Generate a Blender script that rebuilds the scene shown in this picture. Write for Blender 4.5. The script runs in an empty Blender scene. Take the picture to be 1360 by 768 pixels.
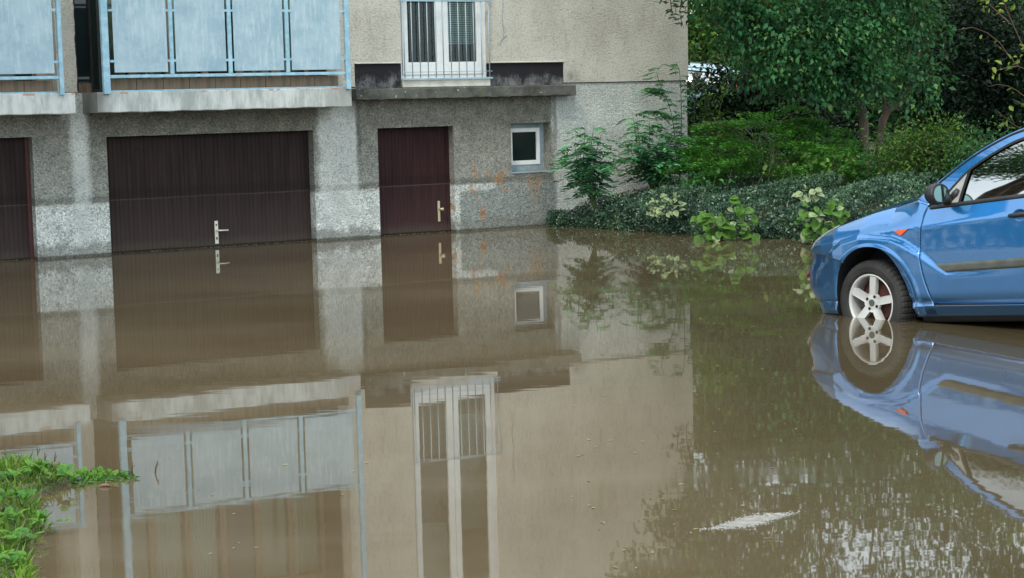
import bpy, math, random
import numpy as np
from mathutils import Vector, Matrix
C = bpy.context.scene
COL = C.collection
R = math.radians
random.seed(7)
rng = np.random.default_rng(11)

# ------------------------------------------------------------ camera
F, PIT, ROL, EYE = 2490.0, .102, -.024, 1.63
def cam_dir(du, dv):
    c, s = math.cos(ROL), math.sin(ROL)
    x = c*du + s*dv; y = -s*du + c*dv
    a, b, e = x/F, 1.0, -y/F
    return Vector((a, b*math.cos(PIT)+e*math.sin(PIT), -b*math.sin(PIT)+e*math.cos(PIT)))
fw = cam_dir(0, 0).normalized()
rt = (cam_dir(100, 0)-cam_dir(0, 0)).normalized()
up = rt.cross(fw).normalized()
cam_data = bpy.data.cameras.new('camera')
cam = bpy.data.objects.new('camera', cam_data); COL.objects.link(cam)
cam_data.sensor_width = 36; cam_data.lens = F/1360*36
cam_data.clip_start = .1; cam_data.clip_end = 2000
cam.matrix_world = Matrix(((rt.x, up.x, -fw.x, 0), (rt.y, up.y, -fw.y, 0), (rt.z, up.z, -fw.z, EYE), (0, 0, 0, 1)))
C.camera = cam

# ------------------------------------------------------------ light
SUN_EL, SUN_AZ = 48, 205           # azimuth clockwise from +Y
W = bpy.data.worlds.new("World"); C.world = W; W.use_nodes = True
nt = W.node_tree; nt.nodes.clear()
out = nt.nodes.new('ShaderNodeOutputWorld'); bg = nt.nodes.new('ShaderNodeBackground')
sky = nt.nodes.new('ShaderNodeTexSky'); sky.sky_type = 'NISHITA'; sky.sun_disc = False
sky.sun_elevation = R(SUN_EL); sky.sun_rotation = R(SUN_AZ); sky.air_density = 1.2; sky.dust_density = 2.0
tc = nt.nodes.new('ShaderNodeTexCoord'); no = nt.nodes.new('ShaderNodeTexNoise')
no.inputs['Scale'].default_value = 2.2; no.inputs['Detail'].default_value = 5
ramp = nt.nodes.new('ShaderNodeMapRange')
ramp.inputs['From Min'].default_value = .3; ramp.inputs['From Max'].default_value = .6
ramp.inputs['To Min'].default_value = .45; ramp.inputs['To Max'].default_value = .95
mixs = nt.nodes.new('ShaderNodeMix'); mixs.data_type = 'RGBA'
mixs.inputs['B'].default_value = (12.6, 14.2, 14.9, 1)
nt.links.new(tc.outputs['Generated'], no.inputs['Vector']); nt.links.new(no.outputs['Fac'], ramp.inputs['Value'])
nt.links.new(ramp.outputs['Result'], mixs.inputs['Factor']); nt.links.new(sky.outputs['Color'], mixs.inputs['A'])
nt.links.new(mixs.outputs['Result'], bg.inputs['Color']); bg.inputs['Strength'].default_value = .12
nt.links.new(bg.outputs['Background'], out.inputs['Surface'])
sl = bpy.data.lights.new('sun', 'SUN'); sl.energy = 1.5; sl.angle = R(12); sl.color = (1, .90, .76)
so = bpy.data.objects.new('sun', sl); COL.objects.link(so)
az = R(SUN_AZ); sd = Vector((math.sin(az)*math.cos(R(SUN_EL)), math.cos(az)*math.cos(R(SUN_EL)), math.sin(R(SUN_EL))))
so.rotation_euler = sd.to_track_quat('Z', 'Y').to_euler(); so.location = sd*40
C.view_settings.view_transform = 'Standard'; C.view_settings.look = 'None'
C.view_settings.exposure = 0.32; C.view_settings.gamma = 1
C.cycles.max_bounces = 8; C.cycles.transparent_max_bounces = 12

# ------------------------------------------------------------ node helper
class X:
    """a value socket with arithmetic"""
    def __init__(s, m, sock): s.m, s.s = m, sock
    def _op(s, op, *a): return s.m.math(op, s, *a)
    def __add__(s, o): return s._op('ADD', o)
    def __radd__(s, o): return s._op('ADD', o)
    def __sub__(s, o): return s._op('SUBTRACT', o)
    def __rsub__(s, o): return s.m.math('SUBTRACT', o, s)
    def __mul__(s, o): return s._op('MULTIPLY', o)
    def __rmul__(s, o): return s._op('MULTIPLY', o)
class M:
    def __init__(s, name):
        s.mat = bpy.data.materials.new(name); s.mat.use_nodes = True
        s.t = s.mat.node_tree; s.n = s.t.nodes; s.p = s.n['Principled BSDF']; s.o = s.n['Material Output']
        s._tc = None
    def link(s, a, b): s.t.links.new(a.s if isinstance(a, X) else a, b)
    def setin(s, sock, v):
        if isinstance(v, X): s.link(v, sock)
        elif hasattr(v, 'is_output'): s.link(v, sock)
        elif isinstance(v, tuple) and len(v) == 3 and sock.type == 'RGBA': sock.default_value = (*v, 1)
        else: sock.default_value = v
    def math(s, op, *a):
        n = s.n.new('ShaderNodeMath'); n.operation = op
        for i, v in enumerate(a): s.setin(n.inputs[i], v)
        return X(s, n.outputs[0])
    def coord(s, kind='Object'):
        if not s._tc: s._tc = s.n.new('ShaderNodeTexCoord')
        return s._tc.outputs[kind]
    def xyz(s, kind='Object'):
        n = s.n.new('ShaderNodeSeparateXYZ'); s.link(s.coord(kind), n.inputs[0])
        return [X(s, o) for o in n.outputs]
    def vec(s, sx=1, sy=1, sz=1, kind='Object'):
        n = s.n.new('ShaderNodeMapping'); n.inputs['Scale'].default_value = (sx, sy, sz)
        s.link(s.coord(kind), n.inputs['Vector']); return n.outputs[0]
    def noise(s, scale=5, detail=3, rough=.55, v=None, dist=0):
        n = s.n.new('ShaderNodeTexNoise'); n.inputs['Scale'].default_value = scale; n.inputs['Detail'].default_value = detail
        n.inputs['Roughness'].default_value = rough; n.inputs['Distortion'].default_value = dist
        s.link(v if v is not None else s.coord(), n.inputs['Vector']); return X(s, n.outputs['Fac'])
    def voro(s, scale=30, v=None, out='Distance'):
        n = s.n.new('ShaderNodeTexVoronoi'); n.inputs['Scale'].default_value = scale
        s.link(v if v is not None else s.coord(), n.inputs['Vector']); return X(s, n.outputs[out])
    def rm(s, x, a, b, c=0., d=1., smooth=True):
        n = s.n.new('ShaderNodeMapRange')
        if smooth: n.interpolation_type = 'SMOOTHSTEP'
        for k, v in (('Value', x), ('From Min', a), ('From Max', b), ('To Min', c), ('To Max', d)): s.setin(n.inputs[k], v)
        return X(s, n.outputs[0])
    def band(s, x, a, b, soft): return s.rm(x, a-soft, a+soft)*s.rm(x, b-soft, b+soft, 1., 0.)
    def mix(s, f, a, b, mode='MIX'):
        n = s.n.new('ShaderNodeMix'); n.data_type = 'RGBA'; n.blend_type = mode; n.clamp_factor = True
        s.setin(n.inputs['Factor'], f); s.setin(n.inputs['A'], a); s.setin(n.inputs['B'], b)
        return n.outputs['Result']
    def bump(s, h, strength=.3, dist=.01):
        n = s.n.new('ShaderNodeBump'); n.inputs['Strength'].default_value = strength; n.inputs['Distance'].default_value = dist
        s.link(h, n.inputs['Height']); s.link(n.outputs[0], s.p.inputs['Normal'])
    def set(s, **k):
        names = dict(color='Base Color', rough='Roughness', metal='Metallic', spec='Specular IOR Level', coat='Coat Weight', coatr='Coat Roughness', ior='IOR', trans='Transmission Weight', alpha='Alpha')
        for a, v in k.items(): s.setin(s.p.inputs[names[a]], v)
        return s

MAT = {}
def simple(name, col, rough=.6, var=.15, scale=8, metal=0, bump=0, bscale=60, spec=.5, sx=1, sy=1, sz=1):
    m = M(name); v = m.vec(sx, sy, sz)
    f = m.noise(scale, 4, .6, v)
    d = tuple(c*(1-var*1.6) for c in col); l = tuple(min(1, c*(1+var*1.2)) for c in col)
    m.set(color=m.mix(m.rm(f, .3, .7), d, l), rough=rough, metal=metal, spec=spec)
    if bump: m.bump(m.noise(bscale, 3, .6, v), bump, .005)
    MAT[name] = m.mat; return m

# upper plaster: rough cream render
m = M('upper_render'); x, y, z = m.xyz()
f1 = m.noise(1.3, 5, .6); f2 = m.noise(42, 4, .65); f3 = m.noise(7, 4, .7)
col = m.mix(m.rm(f1, .3, .7), (.45, .43, .365), (.62, .60, .53))
col = m.mix(m.rm(f2, .38, .62)*.38, col, (.62, .60, .54))
col = m.mix(m.rm(f2, .50, .30)*.45, col, (.22, .20, .165))
st = m.rm(m.noise(3, 4, .7, m.vec(2.2, 1, .5)), .52, .75)*.35
col = m.mix(st, col, (.27, .24, .19))
dk = m.band(x, .86, 1.05, .12)*m.rm(z, 2.15, 1.85)*.7 + m.band(x, -2.42, -2.3, .06)*.35
col = m.mix(dk*m.rm(f3, .25, .6), col, (.16, .15, .13))
m.set(color=col, rough=.95, spec=.2); m.bump(f2*.7+m.voro(70)*.6, .9, .012); MAT['upper_render'] = m.mat

# lower roughcast: speckled pebble dash with stains of its own
m = M('roughcast'); x, y, z = m.xyz()
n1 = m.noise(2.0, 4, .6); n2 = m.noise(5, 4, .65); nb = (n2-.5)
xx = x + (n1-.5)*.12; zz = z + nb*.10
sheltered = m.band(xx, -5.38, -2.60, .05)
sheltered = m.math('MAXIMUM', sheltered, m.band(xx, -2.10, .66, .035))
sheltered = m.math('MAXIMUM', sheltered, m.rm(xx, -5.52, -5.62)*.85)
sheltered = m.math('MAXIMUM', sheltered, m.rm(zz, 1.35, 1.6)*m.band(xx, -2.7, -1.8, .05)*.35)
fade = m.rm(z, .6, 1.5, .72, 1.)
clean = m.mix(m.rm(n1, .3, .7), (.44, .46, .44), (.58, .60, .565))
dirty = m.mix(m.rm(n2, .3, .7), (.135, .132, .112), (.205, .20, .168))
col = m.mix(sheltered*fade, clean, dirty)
# old flood line: pale below, dark tide mark above it
below = m.rm(zz+(m.noise(11, 4, .7)-.5)*.05, .615, .54)
wallR = m.band(xx, -.72, .70, .03)
col = m.mix(below*m.rm(wallR, 0, 1, 1., .12), col, m.mix(m.rm(n2, .35, .65), (.48, .505, .485), (.61, .635, .61)))
col = m.mix(below*wallR*.7, col, (.22, .255, .245))
col = m.mix(m.band(zz, .50, .58, .02)*m.band(xx, -.80, -.20, .05)*.85, col, (.48, .50, .48))
tide = m.band(z+nb*.03, .58, .655, .015)*m.rm(xx, .70, .60)
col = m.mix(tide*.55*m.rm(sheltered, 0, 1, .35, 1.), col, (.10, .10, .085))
wet = m.rm(z + nb*.32 + (n1-.5)*.3, .19, .10)
col = m.mix(wet*.72, col, (.19, .195, .175))
col = m.mix(m.rm(z+nb*.02, .040, .014)*.8, col, (.05, .048, .038))
# darker runs beside the mossy canopy ends
run = m.band(x+nb*.05, -2.11, -2.05, .02)+m.band(x+nb*.05, .66, .72, .02)
col = m.mix(run*.6*m.rm(z, .75, 1.1), col, (.09, .09, .08))
# rust
v1 = m.noise(6, 3, .6, m.vec(1.6, 1, .6))
ru = None
for cx, cz, rx, rz in ((-.50, .72, .035, .13), (-.15, .62, .075, .10), (-.07, .70, .04, .05), (-.55, .53, .03, .06), (-.46, .42, .02, .12), (-.06, .48, .05, .03), (-.40, .22, .06, .10), (-.32, .70, .02, .06), (-.80, .30, .012, .12)):
    ex, ez = (x+(n2-.5)*.10-cx)*(1/rx), (z+(v1-.5)*.16-cz)*(1/rz); e_ = m.rm(ex*ex+ez*ez, 1.3, .15)
    ru = e_ if ru is None else m.math('MAXIMUM', ru, e_)
ru = ru*m.rm(v1, .35, .6, .35, 1.)
ru2 = m.band(x+(n1-.5)*.1, .28, .46, .05)*m.rm(z, .05, .66)*m.rm(z, .72, .66)*.75*m.rm(n2, .3, .6)
col = m.mix(m.math('MAXIMUM', ru*.72, ru2*.6), col, (.40, .19, .065))
# grains
g = m.voro(66, out='Color'); gs = m.n.new('ShaderNodeSeparateColor'); m.link(g, gs.inputs[0]); gv = X(m, gs.outputs[0])
d = m.voro(58)
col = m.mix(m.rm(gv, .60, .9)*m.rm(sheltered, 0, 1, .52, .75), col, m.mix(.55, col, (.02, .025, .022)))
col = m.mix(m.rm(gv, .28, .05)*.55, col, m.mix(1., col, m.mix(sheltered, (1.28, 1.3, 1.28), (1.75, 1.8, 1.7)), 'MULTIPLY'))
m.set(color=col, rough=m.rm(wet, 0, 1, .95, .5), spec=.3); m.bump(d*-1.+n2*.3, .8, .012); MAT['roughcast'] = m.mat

m = M('balcony_concrete'); x, y, z = m.xyz()
a = m.noise(3, 5, .65, m.vec(1.5, 1, .5)); b = m.noise(14, 4, .6, m.vec(2.5, 1, .35))
col = m.mix(m.rm(a, .35, .62), (.36, .385, .37), (.60, .63, .61))
col = m.mix(m.rm(b, .55, .7)*.45, col, (.70, .72, .69))
col = m.mix(m.rm(b, .45, .3)*.4, col, (.25, .27, .26))
col = m.mix(m.band(x, -2.72, -2.36, .1)*m.rm(a, .3, .6)*.7, col, (.22, .22, .20))
col = m.mix(m.rm(x, -5.22, -5.42)*m.rm(x, -5.6, -5.5)*.75, col, (.12, .12, .11))  # left slab end darkened, shade of the end face painted in
col = m.mix(m.band(z, 1.765, 1.80, .008)*m.rm(m.noise(9, 3, .6), .55, .62)*.8, col, (.42, .20, .12))
m.set(color=col, rough=.9, spec=.25); m.bump(m.noise(60, 4, .6), .3, .01); MAT['balcony_concrete'] = m.mat

m = M('mossy_concrete')
a = m.noise(4, 5, .7); b = m.noise(11, 4, .7); x, y, z = m.xyz()
col = m.mix(m.rm(a, .3, .7), (.045, .046, .040), (.135, .138, .125))
col = m.mix(m.rm(b, .54, .66)*.65*m.band(x, -1.2, .2, .5), col, (.07, .12, .03))
col = m.mix(m.rm(m.noise(20, 2, .5), .68, .72)*.9, col, (.55, .56, .53))
m.set(color=col, rough=.95, spec=.2); m.bump(b+a, .6, .015); MAT['mossy_concrete'] = m.mat

m = M('dark_slate'); x, y, z = m.xyz()
a = m.noise(7, 6, .75, m.vec(1, 1, .7))
h = m.rm(z, 2.02, 1.78, .0, .24)
col = m.mix(m.rm(a+h, .58, .86)*.6, (.020, .018, .022), (.27, .28, .28))
m.set(color=col, rough=.85, spec=.25); m.bump(a, .3, .01); MAT['dark_slate'] = m.mat

def door_mat(name, c1, c2, line):
    m = M(name); x, y, z = m.xyz()
    a = m.noise(3, 4, .6, m.vec(6, 1, .5)); b = m.noise(1.2, 4, .6)
    col = m.mix(m.rm(a, .3, .7), c1, c2)
    low = m.rm(z + (b-.5)*.25, .75, .1)
    col = m.mix(low*.5, col, tuple(c*1.5+.012 for c in c2))
    col = m.mix(m.rm(z+(a-.5)*.10+(b-.5)*.12, .16, .03)*.55, col, (.075, .064, .050))
    col = m.mix(m.rm(z+(b-.5)*.03, .032, .012)*.8, col, (.012, .010, .008))
    col = m.mix(m.band(z+(b-.5)*.02, line, line+.012, .008)*.35, col, (.16, .14, .13))
    col = m.mix(m.band(z, line+.02, line+.12, .03)*.4, col, tuple(c*.6 for c in c1))
    m.set(color=col, rough=.65, spec=.14); m.bump(m.noise(30, 3, .6, m.vec(1, 1, .1)), .15, .004); MAT[name] = m.mat
door_mat('garage_brown', (.022, .0135, .0125), (.034, .022, .0205), .59)
door_mat('door_oxblood', (.023, .0095, .010), (.034, .0145, .0155), .585)
simple('door_gap', (.008, .006, .006), .9)
simple('red_frame', (.075, .018, .018), .5)
simple('ivory_paint', (.66, .64, .55), .4, .06)
simple('brass', (.50, .46, .28), .45, .1, metal=.3)
simple('steel', (.5, .5, .5), .35, .1, metal=.8)
m = M('railing_paint'); a = m.noise(14, 4, .6)
cr = m.mix(m.rm(a, .35, .7), (.25, .45, .57), (.38, .59, .70)); m.set(color=m.mix(m.rm(m.noise(38, 3, .6), .66, .74)*.6, cr, (.25, .16, .11)), rough=.45); MAT['railing_paint'] = m.mat
m = M('railing_sheet'); a = m.noise(2.2, 5, .7, m.vec(1, 1, 1.2)); b = m.noise(9, 5, .7, m.vec(3.5, 1, .5)); c = m.noise(70, 3, .6, m.vec(1, 1, .12))
col = m.mix(m.rm(a, .3, .7), (.27, .41, .50), (.42, .55, .62)); col = m.mix(m.rm(b, .48, .70)*.5, col, (.60, .71, .76))
col = m.mix(m.rm(b, .42, .25)*.3, col, (.30, .42, .50)); col = m.mix(m.rm(c, .4, .7)*.15, col, (.3, .4, .48))
m.set(color=col, rough=.5, spec=.4); MAT['railing_sheet'] = m.mat
m = M('tile_edging'); a = m.noise(5, 3, .6, m.vec(6, 1, .6))
m.set(color=m.mix(m.rm(a, .35, .65), (.15, .13, .095), (.27, .185, .125)), rough=.8); MAT['tile_edging'] = m.mat
simple('window_white', (.78, .80, .80), .35, .04, spec=.5)
simple('window_surround', (.26, .33, .37), .7, .15)
simple('cream_sill', (.62, .60, .53), .8, .1)
simple('timber_frame', (.20, .14, .09), .6, .2, sx=4)
simple('tan_panel', (.42, .36, .27), .8, .15)
simple('curtain', (.78, .75, .67), .9, .1, scale=5, sx=8)
simple('blind_slat', (.55, .60, .58), .6, .08)
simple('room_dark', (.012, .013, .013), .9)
simple('grille_paint', (.34, .47, .56), .45, .1, metal=.2)
simple('roof_sheet', (.12, .11, .10), .8, .2)
m = M('window_glass'); m.set(color=(.012, .02, .02), rough=.04, spec=.5); MAT['window_glass'] = m.mat

def glass(name, tint, ior=1.5, dens=.25):
    m = M(name); n = m.n
    tr = n.new('ShaderNodeBsdfTransparent'); tr.inputs[0].default_value = (*tint, 1)
    gl = n.new('ShaderNodeBsdfGlossy'); gl.inputs['Roughness'].default_value = .015
    fr = n.new('ShaderNodeFresnel'); fr.inputs[0].default_value = ior
    mx = n.new('ShaderNodeMixShader'); m.t.links.new(fr.outputs[0], mx.inputs[0])
    m.t.links.new(tr.outputs[0], mx.inputs[1]); m.t.links.new(gl.outputs[0], mx.inputs[2]); m.t.links.new(mx.outputs[0], m.o.inputs['Surface'])
    MAT[name] = m.mat
glass('car_glass', (.07, .13, .11), 6.5)
glass('clear_glass', (.72, .80, .78), 1.42)

# car materials
def paint(name, c):
    m = M(name); a = m.noise(2.5, 5, .65); b = m.noise(9, 4, .7, m.vec(1, 1, .5)); x, y, z = m.xyz()
    col = m.mix(m.rm(a, .45, .8)*.22*m.rm(z, 1.0, .3), c, (.10, .105, .10))
    col = m.mix(m.rm(z+(a-.5)*.15, .42, .22)*.25, col, (.12, .12, .11))
    m.set(color=col, metal=.85, rough=m.rm(b, .3, .8, .27, .34), coat=1., coatr=.03); m.p.inputs['Coat IOR'].default_value = 1.9; MAT[name] = m.mat
paint('blue_paint', (.018, .185, .48))
paint('white_paint', (.20, .32, .38))
simple('black_plastic', (.018, .018, .02), .45, .2)
simple('moulding_grey', (.085, .090, .080), .6, .15)
m = simple('rubber', (.024, .023, .022), .75, .3, scale=6, bump=.3, bscale=40)
simple('rim_silver', (.62, .62, .60), .35, .06, metal=.25)
simple('rim_dark', (.03, .03, .03), .5)
simple('brake_rust', (.095, .032, .020), .7, .2)
simple('lamp_orange', (.80, .12, .03), .25, .05)
simple('lamp_red', (.55, .02, .02), .25, .05)
m = simple('headlamp', (.62, .64, .62), .1, .05); m.set(coat=1.)
simple('seat_cloth', (.05, .055, .06), .9)
simple('seam_black', (.006, .007, .010), .8)
simple('quarter_trim', (.34, .33, .31), .4, .15)

# ground
m = M('soil'); a = m.noise(1.5, 5, .6); b = m.noise(25, 4, .6)
m.set(color=m.mix(m.rm(a*.6+b*.4, .35, .65), (.055, .042, .028), (.12, .10, .065)), rough=.95); m.bump(b, .6, .03); MAT['soil'] = m.mat
# water
m = M('flood_water'); x, y, z = m.xyz()
a = m.noise(.25, 4, .6, m.vec(1, 1.6, 1)); sc = m.noise(2.0, 5, .7, m.vec(.35, 2.2, 1))
col = m.mix(m.rm(a, .3, .7), (.105, .076, .041), (.152, .116, .068))
film = m.rm(m.noise(.55, 4, .65, m.vec(.7, 1.8, 1)), .50, .72)
col = m.mix(film*.22, col, (.20, .17, .125))
green = m.rm(x, .2, 1.5)*m.rm(y, 23, 15)  # darker base on the tree side, paints in the crown's dark reflection
col = m.mix(green*.6, col, (.062, .050, .027))
m.set(color=col, rough=m.rm(film, 0, 1, .020, .05), ior=1.50, spec=.62)
rip = m.noise(1.1, 3, .5, m.vec(.8, 2.0, 1)); r2 = m.noise(7, 3, .55, m.vec(.5, 1.6, 1))
m.bump(rip*.60+r2*.012, .062, .02); MAT['flood_water'] = m.mat

def leafmat(name, c1, c2, tip=None, rough=.5, trans=.25, spec=.22):
    m = M(name); g = m.n.new('ShaderNodeNewGeometry'); r = X(m, g.outputs['Random Per Island'])
    col = m.mix(r, c1, c2)
    lv = m.noise(2.1, 3, .65); col = m.mix(1., col, m.mix(m.rm(lv, .3, .7), (.38, .45, .52), (1.65, 1.55, 1.20)), 'MULTIPLY')
    if tip: col = m.mix(m.rm(r, .86, .95, smooth=False), col, tip)
    m.set(color=col, rough=rough, spec=spec)
    tl = m.n.new('ShaderNodeBsdfTranslucent'); m.link(m.mix(.5, col, (.12, .20, .02)), tl.inputs[0])
    mx = m.n.new('ShaderNodeMixShader'); mx.inputs[0].default_value = trans
    m.t.links.new(m.p.outputs[0], mx.inputs[1]); m.t.links.new(tl.outputs[0], mx.inputs[2]); m.t.links.new(mx.outputs[0], m.o.inputs['Surface'])
    MAT[name] = m.mat
leafmat('leaf_elder', (.045, .20, .10), (.11, .36, .17))
leafmat('leaf_maple', (.016, .088, .040), (.055, .19, .080), (.13, .25, .07))
leafmat('leaf_juniper', (.030, .15, .030), (.10, .31, .055), (.19, .40, .07))
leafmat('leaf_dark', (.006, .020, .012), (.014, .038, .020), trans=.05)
leafmat('leaf_far', (.025, .085, .016), (.075, .160, .028), (.15, .22, .03))
leafmat('leaf_bright', (.09, .20, .02), (.17, .30, .04))
leafmat('leaf_hedge', (.018, .060, .036), (.070, .135, .090), (.24, .33, .25), rough=.4, trans=.08)
leafmat('leaf_bramble', (.040, .120, .020), (.085, .19, .035), (.22, .28, .10))
leafmat('leaf_pale', (.15, .24, .13), (.32, .38, .24))
leafmat('leaf_yellow', (.11, .17, .035), (.22, .27, .06), (.30, .30, .10))
leafmat('leaf_weed', (.045, .13, .018), (.12, .27, .03), (.28, .38, .05))
leafmat('leaf_weed_dark', (.030, .11, .025), (.07, .20, .035))
leafmat('grass_blade', (.045, .125, .015), (.14, .27, .03), (.30, .28, .11))
simple('bark', (.13, .10, .075), .9, .3, scale=10, bump=.8, bscale=25, sz=.3)
simple('stem_green', (.06, .11, .035), .7)
simple('stem_brown', (.09, .045, .03), .7)
simple('straw', (.26, .21, .11), .7)
simple('foam', (.27, .265, .24), .8, .15, scale=30, bump=.8, bscale=80)
simple('litter_pink', (.22, .12, .095), .8)
simple('far_wall', (.66, .58, .50), .9, .1)

# ------------------------------------------------------------ object helpers
def tag(o, label=None, cat=None, group=None, kind=None):
    for k, v in (('label', label), ('category', cat), ('group', group), ('kind', kind)):
        if v: o[k] = v
    return o
def empty(name, loc=(0, 0, 0), rot=(0, 0, 0), **k):
    o = bpy.data.objects.new(name, None); COL.objects.link(o); o.location = loc; o.rotation_euler = rot
    o.empty_display_size = .3
    return tag(o, **k)
def link(name, me, parent=None, loc=None, rot=None, **k):
    o = bpy.data.objects.new(name, me); COL.objects.link(o); o.parent = parent
    if loc is not None: o.location = loc
    if rot is not None: o.rotation_euler = rot
    return tag(o, **k)
def mesh(name, v, f, mat, smooth=False):
    me = bpy.data.meshes.new(name); me.from_pydata([tuple(p) for p in v], [], [tuple(q) for q in f])
    for q in (mat if isinstance(mat, (list, tuple)) else [mat]): me.materials.append(MAT[q])
    if smooth: me.polygons.foreach_set('use_smooth', [True]*len(me.polygons))
    me.update(); return me
def mk(name, v, f, mat, parent=None, smooth=False, **k): return link(name, mesh(name, v, f, mat, smooth), parent, **k)
class B:
    """collects shapes into one mesh"""
    def __init__(s): s.v, s.f = [], []
    def add(s, v, f):
        n = len(s.v); s.v += [tuple(p) for p in v]; s.f += [tuple(i+n for i in q) for q in f]; return s
    def box(s, x0, x1, y0, y1, z0, z1, bev=0):
        if bev:
            b = min(bev, (x1-x0)/2.01, (y1-y0)/2.01, (z1-z0)/2.01)
            V = []
            for sx, X_ in ((1, x0), (-1, x1)):
                for sy, Y_ in ((1, y0), (-1, y1)):
                    for sz, Z_ in ((1, z0), (-1, z1)):
                        V += [(X_, Y_+sy*b, Z_+sz*b), (X_+sx*b, Y_, Z_+sz*b), (X_+sx*b, Y_+sy*b, Z_)]
            import bmesh
            bm = bmesh.new()
            for p in V: bm.verts.new(p)
            bmesh.ops.convex_hull(bm, input=bm.verts)
            bmesh.ops.dissolve_limit(bm, angle_limit=.01, verts=bm.verts, edges=bm.edges)
            bm.verts.index_update()
            s.add([p.co for p in bm.verts], [[q.index for q in f.verts] for f in bm.faces]); bm.free(); return s
        return s.add([(x0, y0, z0), (x1, y0, z0), (x1, y1, z0), (x0, y1, z0), (x0, y0, z1), (x1, y0, z1), (x1, y1, z1), (x0, y1, z1)],
                     [(0, 3, 2, 1), (4, 5, 6, 7), (0, 1, 5, 4), (1, 2, 6, 5), (2, 3, 7, 6), (3, 0, 4, 7)])
    def tube(s, pts, rad, n=8, cap=True):
        pts = [Vector(p) for p in pts]; rad = rad if hasattr(rad, '__len__') else [rad]*len(pts)
        V, Fc = [], []; ref = None
        for i, p in enumerate(pts):
            d = (pts[min(i+1, len(pts)-1)]-pts[max(i-1, 0)]).normalized()
            if ref is None: ref = d.orthogonal().normalized()
            a = (ref - d*ref.dot(d)).normalized(); ref = a; b = d.cross(a)
            for k in range(n):
                t = 2*math.pi*k/n; V.append(p+(a*math.cos(t)+b*math.sin(t))*rad[i])
        for i in range(len(pts)-1):
            for k in range(n):
                j = (k+1) % n; Fc.append((i*n+k, i*n+j, (i+1)*n+j, (i+1)*n+k))
        if cap: Fc += [tuple(range(n))[::-1], tuple((len(pts)-1)*n+k for k in range(n))]
        return s.add(V, Fc)
    def grid(s, P):
        nu, nv = len(P), len(P[0])
        return s.add([p for r in P for p in r], [(i*nv+j, (i+1)*nv+j, (i+1)*nv+j+1, i*nv+j+1) for i in range(nu-1) for j in range(nv-1)])
    def lathe(s, prof, n=48, axis='y'):
        """prof: (radius, offset along the axis)"""
        V = []
        for k in range(n):
            t = 2*math.pi*k/n
            for r, o in prof: V.append((r*math.cos(t), o, r*math.sin(t)))
        m_ = len(prof)
        return s.add(V, [(k*m_+i, ((k+1) % n)*m_+i, ((k+1) % n)*m_+i+1, k*m_+i+1) for k in range(n) for i in range(m_-1)])
    def go(s, name, mat, parent=None, smooth=False, **k): return mk(name, s.v, s.f, mat, parent, smooth, **k)

def bulk_leaves(name, cen, d, nrm, ln, wd, mat, parent=None, fold=.25, curl=.15, six=False, **k):
    """one mesh of many leaf faces. cen,d,nrm: (N,3); ln, wd: (N,)"""
    N = len(cen); d = d/np.linalg.norm(d, axis=1, keepdims=True)
    sd_ = np.cross(d, nrm); sd_ /= np.linalg.norm(sd_, axis=1, keepdims=True)+1e-9; up_ = np.cross(sd_, d)
    L = ln[:, None]; Wd = wd[:, None]
    if six:
        tp = [(0, 0, 0), (.3, .5, fold), (.72, .36, fold*.7), (1, 0, -curl), (.72, -.36, fold*.7), (.3, -.5, fold)]
        fc = [(0, 1, 2, 3), (0, 3, 4, 5)]
    else:
        tp = [(0, 0, 0), (.45, .5, fold), (1, 0, -curl), (.45, -.5, fold)]; fc = [(0, 1, 2), (0, 2, 3)]
    V = np.stack([cen + d*L*a + sd_*Wd*b + up_*Wd*c for a, b, c in tp], 1).reshape(-1, 3)
    nv = len(tp); K = len(fc[0]); Fa = (np.array(fc)[None]+np.arange(N)[:, None, None]*nv).reshape(-1)
    me = bpy.data.meshes.new(name); me.vertices.add(len(V)); me.vertices.foreach_set('co', V.astype(np.float32).ravel())
    nf = N*len(fc); me.loops.add(nf*K); me.loops.foreach_set('vertex_index', Fa.astype(np.int32))
    me.polygons.add(nf); me.polygons.foreach_set('loop_start', np.arange(nf, dtype=np.int32)*K)
    me.materials.append(MAT[mat]); me.update(calc_edges=True)
    return link(name, me, parent, **k)
def rdir(n, zb=0., zs=1.):
    v = rng.normal(size=(n, 3)); v[:, 2] = v[:, 2]*zs+zb; return v/np.linalg.norm(v, axis=1, keepdims=True)
def clump_leaves(cents, per, spread, size, flat=.7, zb=-.2):
    """leaves around clump centres, directions outward"""
    N = len(cents)*per; c = np.repeat(cents, per, 0); o = rng.normal(size=(N, 3))*spread*np.array([1, 1, flat])
    d = o/(np.linalg.norm(o, axis=1, keepdims=True)+1e-6)+rdir(N)*.6; d[:, 2] += zb
    nr = rdir(N, 1.2, .6); ln = size*(.5+1.0*rng.random(N)**1.3); return c+o, d, nr, ln

# ------------------------------------------------------------ frames of the place
YAW = .547; T = Vector((math.cos(YAW), math.sin(YAW), 0)); NN = Vector((-math.sin(YAW), math.cos(YAW), 0)); FB = Vector((0, 23.377, 0))
def fpt(s, o, z=0): return FB+T*s+NN*o+Vector((0, 0, z))
HUB = np.array([2.533, 13.216]); HD = R(180-47.5); LF = np.array([math.cos(HD), math.sin(HD)]); WI = np.array([-LF[1], LF[0]])*-1
PITCH = .0785

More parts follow.
